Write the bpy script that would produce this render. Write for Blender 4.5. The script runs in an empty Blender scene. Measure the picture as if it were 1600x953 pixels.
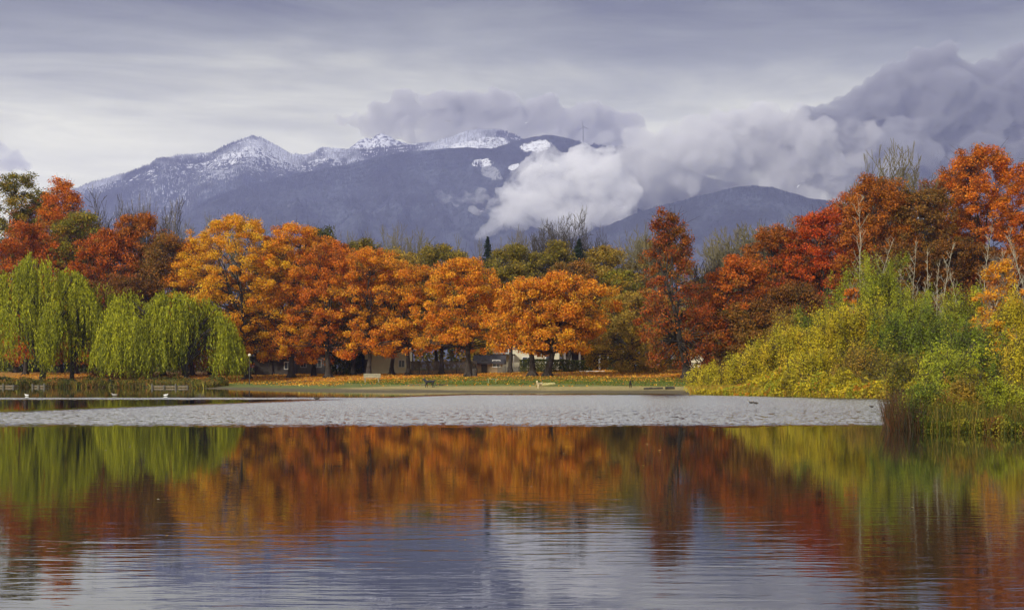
import bpy, bmesh, math, random
import numpy as np
from mathutils import Vector

C = bpy.context.scene
COL = C.collection
R = math.radians
F = 2222.0          # focal length in photo pixels
HOR = 583.0         # horizon row of the photo
CAMZ = 1.7

# ------------------------------------------------------------------ camera
cam = bpy.data.cameras.new("camera")
cam.sensor_width = 36; cam.lens = 36 * F / 1600
cam.shift_y = (HOR - 476.5) / 1600
cam.clip_start = 0.2; cam.clip_end = 60000
camo = bpy.data.objects.new("camera", cam); COL.objects.link(camo)
camo.location = (0, 0, CAMZ); camo.rotation_euler = (R(90), 0, 0)
C.camera = camo
# ------------------------------------------------------------------ render
C.view_settings.view_transform = 'Standard'; C.view_settings.look = 'None'
C.view_settings.gamma = 1; C.view_settings.exposure = 0.2
cy = C.cycles
cy.max_bounces = 10; cy.diffuse_bounces = 2; cy.glossy_bounces = 3
cy.transmission_bounces = 3; cy.volume_bounces = 9; cy.transparent_max_bounces = 8
cy.use_denoising = True; cy.volume_max_steps = 48
cy.sample_clamp_indirect = 6
cy.use_adaptive_sampling = True; cy.adaptive_threshold = 0.02
# ------------------------------------------------------------------ sky and sun
SUN_EL, SUN_AZ = 30, 218
w = bpy.data.worlds.new("World"); C.world = w; w.use_nodes = True
nt = w.node_tree; nt.nodes.clear()
def N(t, typ, **kw):
    n = t.nodes.new(typ)
    for k, v in kw.items(): setattr(n, k, v)
    return n
def mth(t, op, a, b=None, c=None, clamp=False):
    n = t.nodes.new('ShaderNodeMath'); n.operation = op; n.use_clamp = clamp
    for i, v in enumerate((a, b, c)):
        if v is None: continue
        if isinstance(v, (int, float)): n.inputs[i].default_value = v
        else: t.links.new(v, n.inputs[i])
    return n.outputs[0]
def mixc(t, f, a, b, mode='MIX'):
    n = t.nodes.new('ShaderNodeMix'); n.data_type = 'RGBA'; n.blend_type = mode
    for s, v in ((n.inputs[0], f), (n.inputs[6], a), (n.inputs[7], b)):
        if isinstance(v, (int, float)): s.default_value = v
        elif isinstance(v, tuple): s.default_value = v if len(v) == 4 else (*v, 1)
        else: t.links.new(v, s)
    return n.outputs[2]
def ramp(t, f, pts, interp='LINEAR'):
    n = t.nodes.new('ShaderNodeValToRGB'); n.color_ramp.interpolation = interp
    e = n.color_ramp.elements
    while len(e) < len(pts): e.new(0.5)
    for i, (p, c) in enumerate(pts):
        e[i].position = p
        e[i].color = (c, c, c, 1) if isinstance(c, (int, float)) else (*c, 1)
    t.links.new(f, n.inputs[0]); return n.outputs[0]
def sstep(t, v, lo, hi):
    n = t.nodes.new('ShaderNodeMapRange'); n.interpolation_type = 'SMOOTHSTEP'
    for i, q in ((0, v), (1, lo), (2, hi)):
        if isinstance(q, (int, float)): n.inputs[i].default_value = q
        else: t.links.new(q, n.inputs[i])
    return n.outputs[0]
def noise(t, vec, scale, detail=4, rough=0.55, dist=0):
    n = t.nodes.new('ShaderNodeTexNoise')
    n.inputs['Scale'].default_value = scale; n.inputs['Detail'].default_value = detail
    n.inputs['Roughness'].default_value = rough; n.inputs['Distortion'].default_value = dist
    if vec is not None: t.links.new(vec, n.inputs['Vector'])
    return n.outputs[0]
def scaled(t, vec, s, loc=(0, 0, 0)):
    n = t.nodes.new('ShaderNodeMapping'); n.inputs['Scale'].default_value = s
    n.inputs['Location'].default_value = loc
    t.links.new(vec, n.inputs[0]); return n.outputs[0]

sky = N(nt, 'ShaderNodeTexSky', sky_type='NISHITA', sun_disc=False)
sky.sun_elevation = R(SUN_EL); sky.sun_rotation = R(SUN_AZ)
tc = N(nt, 'ShaderNodeTexCoord')
sep = N(nt, 'ShaderNodeSeparateXYZ'); nt.links.new(tc.outputs['Generated'], sep.inputs[0])
zz = sep.outputs[2]
st = noise(nt, scaled(nt, tc.outputs['Generated'], (1.6, 1.6, 9)), 2.2, 6, 0.55, 0.6)
st2 = noise(nt, scaled(nt, tc.outputs['Generated'], (2.0, 2.0, 14), (3, 1, 2)), 5.0, 5, 0.6, 0.9)
zw = mth(nt, 'ADD', zz, mth(nt, 'MULTIPLY', mth(nt, 'SUBTRACT', st, 0.5), 0.13))
base = ramp(nt, zw, [(0.0, (1.4, 1.34, 0.94)), (0.125, (1.38, 1.32, 0.93)), (0.17, (0.95, 0.92, 0.68)),
                     (0.212, (0.39, 0.39, 0.32)), (0.255, (0.13, 0.13, 0.118)), (0.295, (0.4, 0.4, 0.36)), (0.355, (2.3, 2.2, 1.9)),
                     (0.48, (1.3, 1.26, 1.15)), (0.65, (0.45, 0.45, 0.47)), (1.0, (0.4, 0.4, 0.43))])
var = ramp(nt, st2, [(0.25, 0.86), (0.75, 1.12)])
base = mixc(nt, 1.0, base, var, 'MULTIPLY')
base10 = mixc(nt, 1.0, base, (10, 10, 10, 1), 'MULTIPLY')
for n_ in nt.nodes:
    if n_.type == 'MIX': n_.clamp_result = False
final = mixc(nt, 0.92, sky.outputs[0], base10)
bg = N(nt, 'ShaderNodeBackground'); bg.inputs[1].default_value = 0.1
nt.links.new(final, bg.inputs[0])
ow = N(nt, 'ShaderNodeOutputWorld'); nt.links.new(bg.outputs[0], ow.inputs[0])

sl = bpy.data.lights.new("sun", 'SUN'); sl.energy = 3.2; sl.angle = R(3); sl.color = (1, 0.93, 0.82)
so = bpy.data.objects.new("sun", sl); COL.objects.link(so)
d = Vector((math.sin(R(SUN_AZ)) * math.cos(R(SUN_EL)), math.cos(R(SUN_AZ)) * math.cos(R(SUN_EL)), math.sin(R(SUN_EL))))
so.rotation_euler = d.to_track_quat('Z', 'Y').to_euler()

# ------------------------------------------------------------------ helpers
def mat(name):
    m = bpy.data.materials.new(name); m.use_nodes = True
    t = m.node_tree; b = t.nodes['Principled BSDF']
    return m, t, b
_mats = {}
def plain(name, col, rough=0.8, vary=0.25, scale=6.0, metal=0.0, bump=0.0):
    if name in _mats: return _mats[name]
    m, t, b = mat(name)
    g = N(t, 'ShaderNodeTexCoord')
    n = noise(t, g.outputs['Object'], scale, 6, 0.65)
    lo = tuple(c * (1 - vary) for c in col); hi = tuple(min(1, c * (1 + vary)) for c in col)
    c = ramp(t, n, [(0.3, lo), (0.7, hi)])
    t.links.new(c, b.inputs['Base Color'])
    b.inputs['Roughness'].default_value = rough; b.inputs['Metallic'].default_value = metal
    if bump:
        bn = N(t, 'ShaderNodeBump'); bn.inputs['Strength'].default_value = bump
        t.links.new(n, bn.inputs['Height']); t.links.new(bn.outputs[0], b.inputs['Normal'])
    _mats[name] = m
    return m
def leafmat(name, trans=0.35):
    m = bpy.data.materials.new(name); m.use_nodes = True; t = m.node_tree
    b = t.nodes['Principled BSDF']; o = t.nodes['Material Output']
    a = N(t, 'ShaderNodeAttribute'); a.attribute_name = 'tone'
    t.links.new(a.outputs['Color'], b.inputs['Base Color'])
    b.inputs['Roughness'].default_value = 0.6; b.inputs['Specular IOR Level'].default_value = 0.25
    tr = N(t, 'ShaderNodeBsdfTranslucent'); t.links.new(a.outputs['Color'], tr.inputs[0])
    mx = N(t, 'ShaderNodeMixShader'); mx.inputs[0].default_value = trans
    t.links.new(b.outputs[0], mx.inputs[1]); t.links.new(tr.outputs[0], mx.inputs[2])
    t.links.new(mx.outputs[0], o.inputs[0]); return m
LEAF = leafmat('leaves', 0.35)
TONED = leafmat('grass_blades', 0.2)

def np_mesh(name, verts, faces, m, cols=None, smooth=False):
    """verts (N,3), faces (M,k) all the same k; cols (N,3) per vertex"""
    me = bpy.data.meshes.new(name)
    verts = np.asarray(verts, dtype=np.float32); faces = np.asarray(faces, dtype=np.int32)
    k = faces.shape[1]
    me.vertices.add(len(verts)); me.vertices.foreach_set('co', verts.ravel())
    me.loops.add(faces.size); me.loops.foreach_set('vertex_index', faces.ravel())
    me.polygons.add(len(faces))
    me.polygons.foreach_set('loop_start', np.arange(0, faces.size, k, dtype=np.int32))
    me.polygons.foreach_set('loop_total', np.full(len(faces), k, dtype=np.int32))
    if smooth: me.polygons.foreach_set('use_smooth', np.ones(len(faces), dtype=bool))
    me.update(calc_edges=True)
    if cols is not None:
        at = me.color_attributes.new('tone', 'FLOAT_COLOR', 'POINT')
        c4 = np.ones((len(verts), 4), dtype=np.float32); c4[:, :3] = cols
        at.data.foreach_set('color', c4.ravel())
    if m is not None: me.materials.append(m)
    return me
def link(name, me, parent=None, loc=(0, 0, 0)):
    o = bpy.data.objects.new(name, me); COL.objects.link(o)
    o.location = loc
    if parent is not None: o.parent = parent
    return o
def tag(o, label=None, cat=None, group=None, kind=None):
    if label: o['label'] = label
    if cat: o['category'] = cat
    if group: o['group'] = group
    if kind: o['kind'] = kind
    return o
def thing(name, label, cat, loc, rz=0, group=None):
    o = bpy.data.objects.new(name, None); COL.objects.link(o)
    o.empty_display_size = 0.3
    o.location = loc; o.rotation_euler = (0, 0, rz)
    return tag(o, label, cat, group)
def copy_thing(src, loc, rz, scale, label, group=None):
    r = src.copy(); COL.objects.link(r); r.location = loc; r.rotation_euler = (0, 0, rz)
    r.scale = scale; r['label'] = label
    if group: r['group'] = group
    for ch in list(src.children):
        c = ch.copy(); COL.objects.link(c); c.parent = r
        for g in ch.children:
            e = g.copy(); COL.objects.link(e); e.parent = c
    return r

# vectorised value noise -------------------------------------------------
_rs = np.random.RandomState(7); _perm = _rs.rand(256, 256).astype(np.float64)
def vnoise(x, y):
    xi = np.floor(x).astype(int); yi = np.floor(y).astype(int)
    fx = x - xi; fy = y - yi
    fx = fx * fx * (3 - 2 * fx); fy = fy * fy * (3 - 2 * fy)
    a = _perm[xi & 255, yi & 255]; b = _perm[(xi + 1) & 255, yi & 255]
    c = _perm[xi & 255, (yi + 1) & 255]; e = _perm[(xi + 1) & 255, (yi + 1) & 255]
    return (a * (1 - fx) + b * fx) * (1 - fy) + (c * (1 - fx) + e * fx) * fy
def fbm(x, y, o=5, g=0.5):
    s = 0; a = 1; tot = 0
    for i in range(o):
        s = s + a * vnoise(x + 17.3 * i, y - 9.1 * i); tot += a; a *= g; x = x * 2.03; y = y * 2.03
    return s / tot
def ridged(x, y, o=5, g=0.55):
    s = 0; a = 1; tot = 0
    for i in range(o):
        s = s + a * (1 - np.abs(2 * vnoise(x + 31.7 * i, y + 5.3 * i) - 1)); tot += a; a *= g; x = x * 2.07; y = y * 2.07
    return s / tot

# ------------------------------------------------------------------ lake and land
SHORE = np.array([(-300, 176), (-62, 172), (-45, 172), (-38, 167), (-32, 152), (-25, 141), (-15.2, 131), (0, 127.5),
                  (11, 123), (14, 112), (18.9, 105.5), (25, 95), (24, 80), (18, 62), (12.6, 47), (11.6, 42.5), (14, 40.5),
                  (30, 39), (80, 36), (120, 18), (120, 4), (-200, 4), (-300, 40)], dtype=float)
def shore_dist(x, y):
    x = np.asarray(x, float); y = np.asarray(y, float)
    best = np.full(x.shape, 1e9); ins = np.zeros(x.shape, bool)
    n = len(SHORE)
    for i in range(n):
        ax, ay = SHORE[i]; bx, by = SHORE[(i + 1) % n]
        dx, dy = bx - ax, by - ay
        tt = np.clip(((x - ax) * dx + (y - ay) * dy) / (dx * dx + dy * dy), 0, 1)
        best = np.minimum(best, np.hypot(x - ax - tt * dx, y - ay - tt * dy))
        if ay != by:
            c = ((ay > y) != (by > y)) & (x < (bx - ax) * (y - ay) / (by - ay) + ax)
            ins ^= c
    return np.where(ins, -best, best)      # + on land
def gh(x, y):
    dd = shore_dist(x, y)
    wob = (fbm(np.asarray(x) * 0.15, np.asarray(y) * 0.15, 3) - 0.5)
    land = np.interp(dd, [0, 15, 25, 45, 70, 200, 4000], [0, 0.6, 1.2, 1.8, 2.35, 3.0, 6.0])
    z = np.where(dd > 0, land + wob * 0.35 * np.clip(dd / 10, 0, 1), np.maximum(dd * 0.16, -2.2))
    return z
def G(x, y): return float(gh(np.array([x]), np.array([y]))[0])
def DG(px, ybase, d0=95, d1=215):
    """distance at which the ground seen in column px lies at photo row ybase"""
    D = np.arange(d0, d1, 0.25); x = (px - 800) * D / F; z = gh(x, D)
    e = np.abs(HOR + (CAMZ - z) * F / D - ybase) + np.where(z < 0.1, 99, 0)
    return float(D[int(e.argmin())])
def X(px, D): return (px - 800) * D / F
def Z(py, D): return CAMZ + (HOR - py) * D / F

xs = np.concatenate([np.linspace(-5200, -400, 14), np.linspace(-360, -110, 18), np.arange(-100, 100.1, 1.25), np.linspace(110, 360, 18), np.linspace(400, 5200, 14)])
ys = np.concatenate([[-400, -150, -60, -20, -8], np.arange(-2, 250.1, 1.25), np.linspace(256, 420, 20), np.linspace(500, 5000, 16), [6500, 8750]])
gx, gy = np.meshgrid(xs, ys)
gz = gh(gx, gy)
nx, ny = len(xs), len(ys)
idx = np.arange(nx * ny).reshape(ny, nx)
q = np.stack([idx[:-1, :-1], idx[:-1, 1:], idx[1:, 1:], idx[1:, :-1]], -1).reshape(-1, 4)
m, t, b = mat('ground')
g = N(t, 'ShaderNodeNewGeometry')
sp = N(t, 'ShaderNodeSeparateXYZ'); t.links.new(g.outputs['Position'], sp.inputs[0])
n1 = noise(t, g.outputs['Position'], 0.12, 4, 0.6)
n2 = noise(t, g.outputs['Position'], 3.5, 5, 0.7)
n3 = noise(t, g.outputs['Position'], 1.1, 5, 0.75)
sand = ramp(t, n2, [(0.3, (0.16, 0.12, 0.035)), (0.55, (0.34, 0.27, 0.09)), (0.75, (0.46, 0.38, 0.15))])
grass = ramp(t, n3, [(0.3, (0.05, 0.065, 0.008)), (0.55, (0.11, 0.14, 0.012)), (0.75, (0.2, 0.19, 0.02))])
litter = ramp(t, n2, [(0.3, (0.16, 0.06, 0.01)), (0.5, (0.45, 0.2, 0.02)), (0.7, (0.55, 0.33, 0.04))])
mud = ramp(t, n2, [(0.3, (0.035, 0.028, 0.012)), (0.7, (0.13, 0.095, 0.035))])
h = mth(t, 'ADD', sp.outputs[2], mth(t, 'MULTIPLY', mth(t, 'SUBTRACT', n1, 0.5), 0.35))
h = mth(t, 'ADD', h, mth(t, 'MULTIPLY', mth(t, 'SUBTRACT', n3, 0.5), 0.12))
xleft = sstep(t, sp.outputs[0], -9.0, -24.0)          # leaf litter reaches lower on the west lawn
lit_lo = mth(t, 'SUBTRACT', 1.02, mth(t, 'MULTIPLY', xleft, 0.45))
sand_hi = mth(t, 'SUBTRACT', 0.40, mth(t, 'MULTIPLY', xleft, 0.4))
c = mixc(t, sstep(t, h, sand_hi, mth(t, 'ADD', sand_hi, 0.08)), sand, grass)
c = mixc(t, sstep(t, h, lit_lo, mth(t, 'ADD', lit_lo, 0.16)), c, litter)
c = mixc(t, sstep(t, sp.outputs[1], 215, 235), c, grass)
c = mixc(t, sstep(t, h, 0.26, 0.08), c, mud)
xr = sstep(t, sp.outputs[0], 13.0, 17.0)
c = mixc(t, mth(t, 'MULTIPLY', xr, sstep(t, sp.outputs[1], 120, 112)), c, mud)
t.links.new(c, b.inputs['Base Color']); b.inputs['Roughness'].default_value = 0.95
bn = N(t, 'ShaderNodeBump'); bn.inputs['Strength'].default_value = 0.5; bn.inputs['Distance'].default_value = 0.1
t.links.new(n2, bn.inputs['Height']); t.links.new(bn.outputs[0], b.inputs['Normal'])
tag(link('ground', np_mesh('ground', np.stack([gx, gy, gz], -1).reshape(-1, 3), q, m, smooth=True)), kind='structure')

# water ------------------------------------------------------------------
m, t, b = mat('water')
g = N(t, 'ShaderNodeNewGeometry'); P_ = g.outputs['Position']
sp = N(t, 'ShaderNodeSeparateXYZ'); t.links.new(P_, sp.inputs[0])
px_, py_ = sp.outputs[0], sp.outputs[1]
# patch of wind-ruffled water
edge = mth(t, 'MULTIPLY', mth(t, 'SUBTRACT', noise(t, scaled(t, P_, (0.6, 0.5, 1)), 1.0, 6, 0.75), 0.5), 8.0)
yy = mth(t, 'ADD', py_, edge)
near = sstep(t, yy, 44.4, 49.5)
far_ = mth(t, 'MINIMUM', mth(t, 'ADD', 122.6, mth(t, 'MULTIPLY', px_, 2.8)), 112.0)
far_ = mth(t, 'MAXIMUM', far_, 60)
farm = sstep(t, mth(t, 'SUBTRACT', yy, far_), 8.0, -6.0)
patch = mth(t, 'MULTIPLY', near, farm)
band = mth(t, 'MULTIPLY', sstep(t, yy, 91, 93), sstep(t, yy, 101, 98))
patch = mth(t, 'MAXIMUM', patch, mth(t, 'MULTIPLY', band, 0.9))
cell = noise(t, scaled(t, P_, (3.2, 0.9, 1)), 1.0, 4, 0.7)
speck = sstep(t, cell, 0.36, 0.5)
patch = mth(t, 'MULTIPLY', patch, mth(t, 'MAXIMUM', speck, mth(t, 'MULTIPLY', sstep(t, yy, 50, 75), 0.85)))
w1 = noise(t, scaled(t, P_, (0.8, 2.6, 1)), 1.0, 3, 0.5, 0.8)
w2 = noise(t, scaled(t, P_, (1.6, 7.5, 1)), 1.0, 2, 0.5, 0.2)
w3 = noise(t, scaled(t, P_, (0.12, 0.5, 1)), 1.0, 2, 0.5)
calm = mth(t, 'ADD', mth(t, 'MULTIPLY', w1, 0.0046), mth(t, 'MULTIPLY', w2, 0.0013))
calm = mth(t, 'MULTIPLY', calm, mth(t, 'MULTIPLY', sstep(t, py_, 27, 10), ramp(t, w3, [(0.3, 0.45), (0.7, 1.2)])))
calm = mth(t, 'ADD', calm, mth(t, 'MULTIPLY', w2, 0.0006))
rf = noise(t, scaled(t, P_, (2.2, 4.0, 1)), 1.0, 3, 0.6)
hgt = mth(t, 'ADD', calm, mth(t, 'MULTIPLY', mth(t, 'MULTIPLY', rf, 0.2), patch))
bn = N(t, 'ShaderNodeBump'); bn.inputs['Strength'].default_value = 1.0; bn.inputs['Distance'].default_value = 1.0
t.links.new(calm, bn.inputs['Height'])
nz = t.nodes.new('ShaderNodeTexNoise'); nz.inputs['Scale'].default_value = 9.0; nz.inputs['Detail'].default_value = 1.0
t.links.new(P_, nz.inputs['Vector'])
sc_ = N(t, 'ShaderNodeSeparateXYZ'); t.links.new(nz.outputs['Color'], sc_.inputs[0])
glint = noise(t, scaled(t, P_, (14.0, 2.2, 1)), 1.0, 2, 0.7)
amp = ramp(t, glint, [(0.36, 0.0), (0.5, 1.0)])
amp = mth(t, 'MAXIMUM', amp, mth(t, 'MULTIPLY', sstep(t, yy, 50, 95), 0.6))
vx = mth(t, 'MULTIPLY', mth(t, 'SUBTRACT', sc_.outputs[0], 0.5), 0.5)
vy = mth(t, 'SUBTRACT', mth(t, 'MULTIPLY', mth(t, 'SUBTRACT', sc_.outputs[1], 0.5), 0.55), 0.21)
cv = N(t, 'ShaderNodeCombineXYZ'); t.links.new(mth(t, 'MULTIPLY', vx, amp), cv.inputs[0]); t.links.new(mth(t, 'MULTIPLY', vy, amp), cv.inputs[1]); cv.inputs[2].default_value = 1.0
vm = N(t, 'ShaderNodeVectorMath', operation='NORMALIZE'); t.links.new(cv.outputs[0], vm.inputs[0])
mv = t.nodes.new('ShaderNodeMix'); mv.data_type = 'VECTOR'
t.links.new(patch, mv.inputs[0]); t.links.new(bn.outputs[0], mv.inputs[4]); t.links.new(vm.outputs[0], mv.inputs[5])
t.links.new(mv.outputs[1], b.inputs['Normal'])
b.inputs['Base Color'].default_value = (0.012, 0.014, 0.01, 1)
rr = mth(t, 'ADD', 0.005, mth(t, 'MULTIPLY', patch, 0.05)); t.links.new(rr, b.inputs['Roughness'])
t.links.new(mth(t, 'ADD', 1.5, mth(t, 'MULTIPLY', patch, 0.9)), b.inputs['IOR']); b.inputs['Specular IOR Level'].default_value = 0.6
wx = np.array([-320, 130]); wy = np.array([-1, 182])
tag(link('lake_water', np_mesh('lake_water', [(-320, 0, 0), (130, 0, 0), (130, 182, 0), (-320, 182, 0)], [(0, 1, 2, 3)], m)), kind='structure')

# ------------------------------------------------------------------ mountains
def mountain_mat(name, snowline, clearings=(), snow_amt=1.0):
    m, t, b = mat(name)
    g = N(t, 'ShaderNodeNewGeometry'); P_ = g.outputs['Position']
    sp = N(t, 'ShaderNodeSeparateXYZ'); t.links.new(P_, sp.inputs[0])
    nf = noise(t, P_, 0.055, 3, 0.7); nm = noise(t, P_, 0.017, 6, 0.7); nb = noise(t, P_, 0.0025, 4, 0.6)
    forest = mixc(t, 1.0, ramp(t, nf, [(0.3, (0.008, 0.013, 0.02)), (0.7, (0.06, 0.07, 0.085))]), ramp(t, noise(t, P_, 0.005, 5, 0.7), [(0.35, 0.2), (0.65, 1.9)]), 'MULTIPLY')
    rock = ramp(t, nm, [(0.3, (0.03, 0.03, 0.035)), (0.7, (0.14, 0.14, 0.155))])
    alt = mth(t, 'ADD', sp.outputs[2], mth(t, 'MULTIPLY', mth(t, 'SUBTRACT', nb, 0.5), 300))
    up = sstep(t, alt, snowline - 130, snowline + 210)
    fine = mth(t, 'ADD', mth(t, 'MULTIPLY', nf, 0.55), mth(t, 'MULTIPLY', nm, 0.45))
    sn = sstep(t, mth(t, 'ADD', fine, mth(t, 'MULTIPLY', up, 0.22 * snow_amt)), 0.60, 0.70)
    sn = mth(t, 'MULTIPLY', sn, sstep(t, up, 0.02, 0.3))
    c = mixc(t, mth(t, 'MULTIPLY', up, 0.5), forest, rock)
    c = mixc(t, sn, c, (0.8, 0.82, 0.86))
    for (x0, z0, rx, rz, sl, st_) in clearings:      # cleared ski runs under snow
        dx = mth(t, 'DIVIDE', mth(t, 'SUBTRACT', mth(t, 'SUBTRACT', sp.outputs[0], x0), mth(t, 'MULTIPLY', mth(t, 'SUBTRACT', sp.outputs[2], z0), sl)), rx)
        dz = mth(t, 'DIVIDE', mth(t, 'SUBTRACT', sp.outputs[2], z0), rz)
        r2 = mth(t, 'ADD', mth(t, 'MULTIPLY', dx, dx), mth(t, 'MULTIPLY', dz, dz))
        r2 = mth(t, 'ADD', r2, mth(t, 'MULTIPLY', mth(t, 'SUBTRACT', nm, 0.5), 4.2))
        c = mixc(t, mth(t, 'MULTIPLY', sstep(t, r2, 1.0, 0.7), st_), c, ramp(t, nf, [(0.35, (0.3, 0.3, 0.33)), (0.48, (0.85, 0.87, 0.9))]))
    t.links.new(c, b.inputs['Base Color']); b.inputs['Roughness'].default_value = 0.95
    bn = N(t, 'ShaderNodeBump'); bn.inputs['Strength'].default_value = 0.8; bn.inputs['Distance'].default_value = 25
    t.links.new(nf, bn.inputs['Height']); t.links.new(bn.outputs[0], b.inputs['Normal'])
    return m
def mountain(name, D, prof, foot, m, seed, rough=70, dx=9.0, rows=110, back=900):
    """prof: photo (px, py) of the ridge at distance D; the slope comes down towards the camera by 'foot' metres"""
    p = np.array(prof, float)
    x = np.arange(X(p[0, 0], D), X(p[-1, 0], D), dx)
    hz = np.interp(x, (p[:, 0] - 800) * D / F, CAMZ + (HOR - p[:, 1]) * D / F)
    tt = np.concatenate([np.linspace(0, 1, rows), 1 + np.linspace(0.03, 1, 16)])
    T, XX = np.meshgrid(tt, x, indexing='ij'); HH = np.broadcast_to(hz, XX.shape)
    YY = np.where(T <= 1, D - foot * (1 - T), D + (T - 1) * back)
    # smooth ridge height further down so that spurs, not the ridge line, shape the slope
    k = 61; ker = np.hanning(k); ker /= ker.sum()
    hs = np.convolve(np.pad(hz, k // 2, mode='edge'), ker, mode='valid')
    wgt = np.clip((T - 0.75) / 0.25, 0, 1) * (T <= 1) + (T > 1)
    base = hs[None, :] * (1 - wgt) + HH * wgt
    env = np.clip(T, 0, 1) ** 1.25
    fall = np.where(T > 1, 1 - (T - 1) ** 1.2 * 0.95, 1)
    rd = ridged(XX / 520 + seed, YY / 800 + seed, 5)
    fb = fbm(XX / 90 + seed, YY / 90, 4) - 0.5
    mod = np.sin(np.pi * np.clip(T, 0, 1)) ** 0.7
    jag = (fbm(XX / 40 + seed * 3, YY / 40, 3) - 0.5) * 18 * np.clip(T * 3, 0, 1)
    ZZ = base * env * fall + mod * ((rd - 0.62) * rough * 6 + fb * rough) + jag
    YY = YY + (fbm(XX / 300, T * 4 + seed, 3) - 0.5) * 250 * mod
    ZZ = np.maximum(ZZ, -0.5 + 8 * np.clip(T * 20, 0, 1)); ZZ[0] = -2
    # the slope must never stand above the line of sight to the ridge
    lim = CAMZ + (HH - CAMZ) * (YY / D) * np.interp(T, [0, 0.5, 0.95, 1, 2.2], [0.80, 0.9, 0.985, 1, 0.99]) 
    ZZ = np.minimum(ZZ, lim)
    ny_, nx_ = ZZ.shape
    ii = np.arange(ny_ * nx_).reshape(ny_, nx_)
    qq = np.stack([ii[:-1, :-1], ii[:-1, 1:], ii[1:, 1:], ii[1:, :-1]], -1).reshape(-1, 4)
    o = link(name, np_mesh(name, np.stack([XX, YY, ZZ], -1).reshape(-1, 3), qq, m, smooth=False))
    tag(o, kind='structure')
    return XX, YY, ZZ, T
profA = [(60, 318), (110, 300), (150, 285), (200, 272), (225, 262), (250, 250), (275, 243), (300, 241), (330, 239), (345, 232), (360, 224), (378, 218), (395, 211), (408, 214),
         (420, 221), (440, 231), (455, 240), (475, 242), (490, 236), (503, 229), (520, 231), (545, 233), (600, 229), (640, 225), (680, 222),
         (700, 216), (720, 208), (745, 203), (775, 201), (790, 204), (800, 210), (830, 222), (900, 250), (1000, 290)]
profPk = [(530, 245), (550, 228), (562, 218), (572, 215), (580, 218), (586, 212), (596, 208), (606, 212), (618, 219), (640, 226), (670, 240)]
profB = [(290, 345), (330, 312), (365, 296), (400, 285), (424, 279), (480, 268), (540, 257), (580, 248), (620, 239), (660, 235), (700, 232), (736, 230), (770, 231), (790, 226),
         (812, 219), (835, 213), (850, 211), (870, 212), (890, 217), (920, 226), (960, 231), (985, 231), (1005, 234), (1040, 248), (1100, 275), (1200, 300), (1300, 318), (1420, 340), (1600, 360)]
profC = [(900, 372), (940, 357), (970, 343), (1000, 331), (1040, 319), (1080, 309), (1120, 299), (1150, 292), (1180, 289), (1205, 291), (1235, 300), (1262, 309), (1290, 313), (1320, 322), (1350, 332), (1450, 345), (1600, 350), (1800, 345)]
def cl(px, py, D, rx, rz, sl=0, st_=1.0): return (X(px, D), Z(py, D), rx * D / F, rz * D / F, sl, st_)
mA = mountain('mountain', 7000, profA, 2200, mountain_mat('snowy_mountain', 950), 3.1, 45)
mK = mountain('mountain', 8200, profPk, 900, mountain_mat('rock_peak', 800, snow_amt=0.7), 8.2, 40, rows=50, back=450)
mB = mountain('mountain', 5900, profB, 1700, mountain_mat('forested_mountain', 1010, [cl(753, 247, 5700, 17, 8, 0.3), cl(766, 264, 5700, 15, 17, -0.5, 0.3), cl(838, 229, 5850, 22, 13, 0.3), cl(803, 256, 5700, 8, 7, 0.8), cl(985, 232, 5900, 14, 4)], 0.6), 5.7, 75)
mC = mountain('mountain', 4900, profC, 900, mountain_mat('low_mountain', 1600), 1.4, 16, rows=70)

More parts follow.
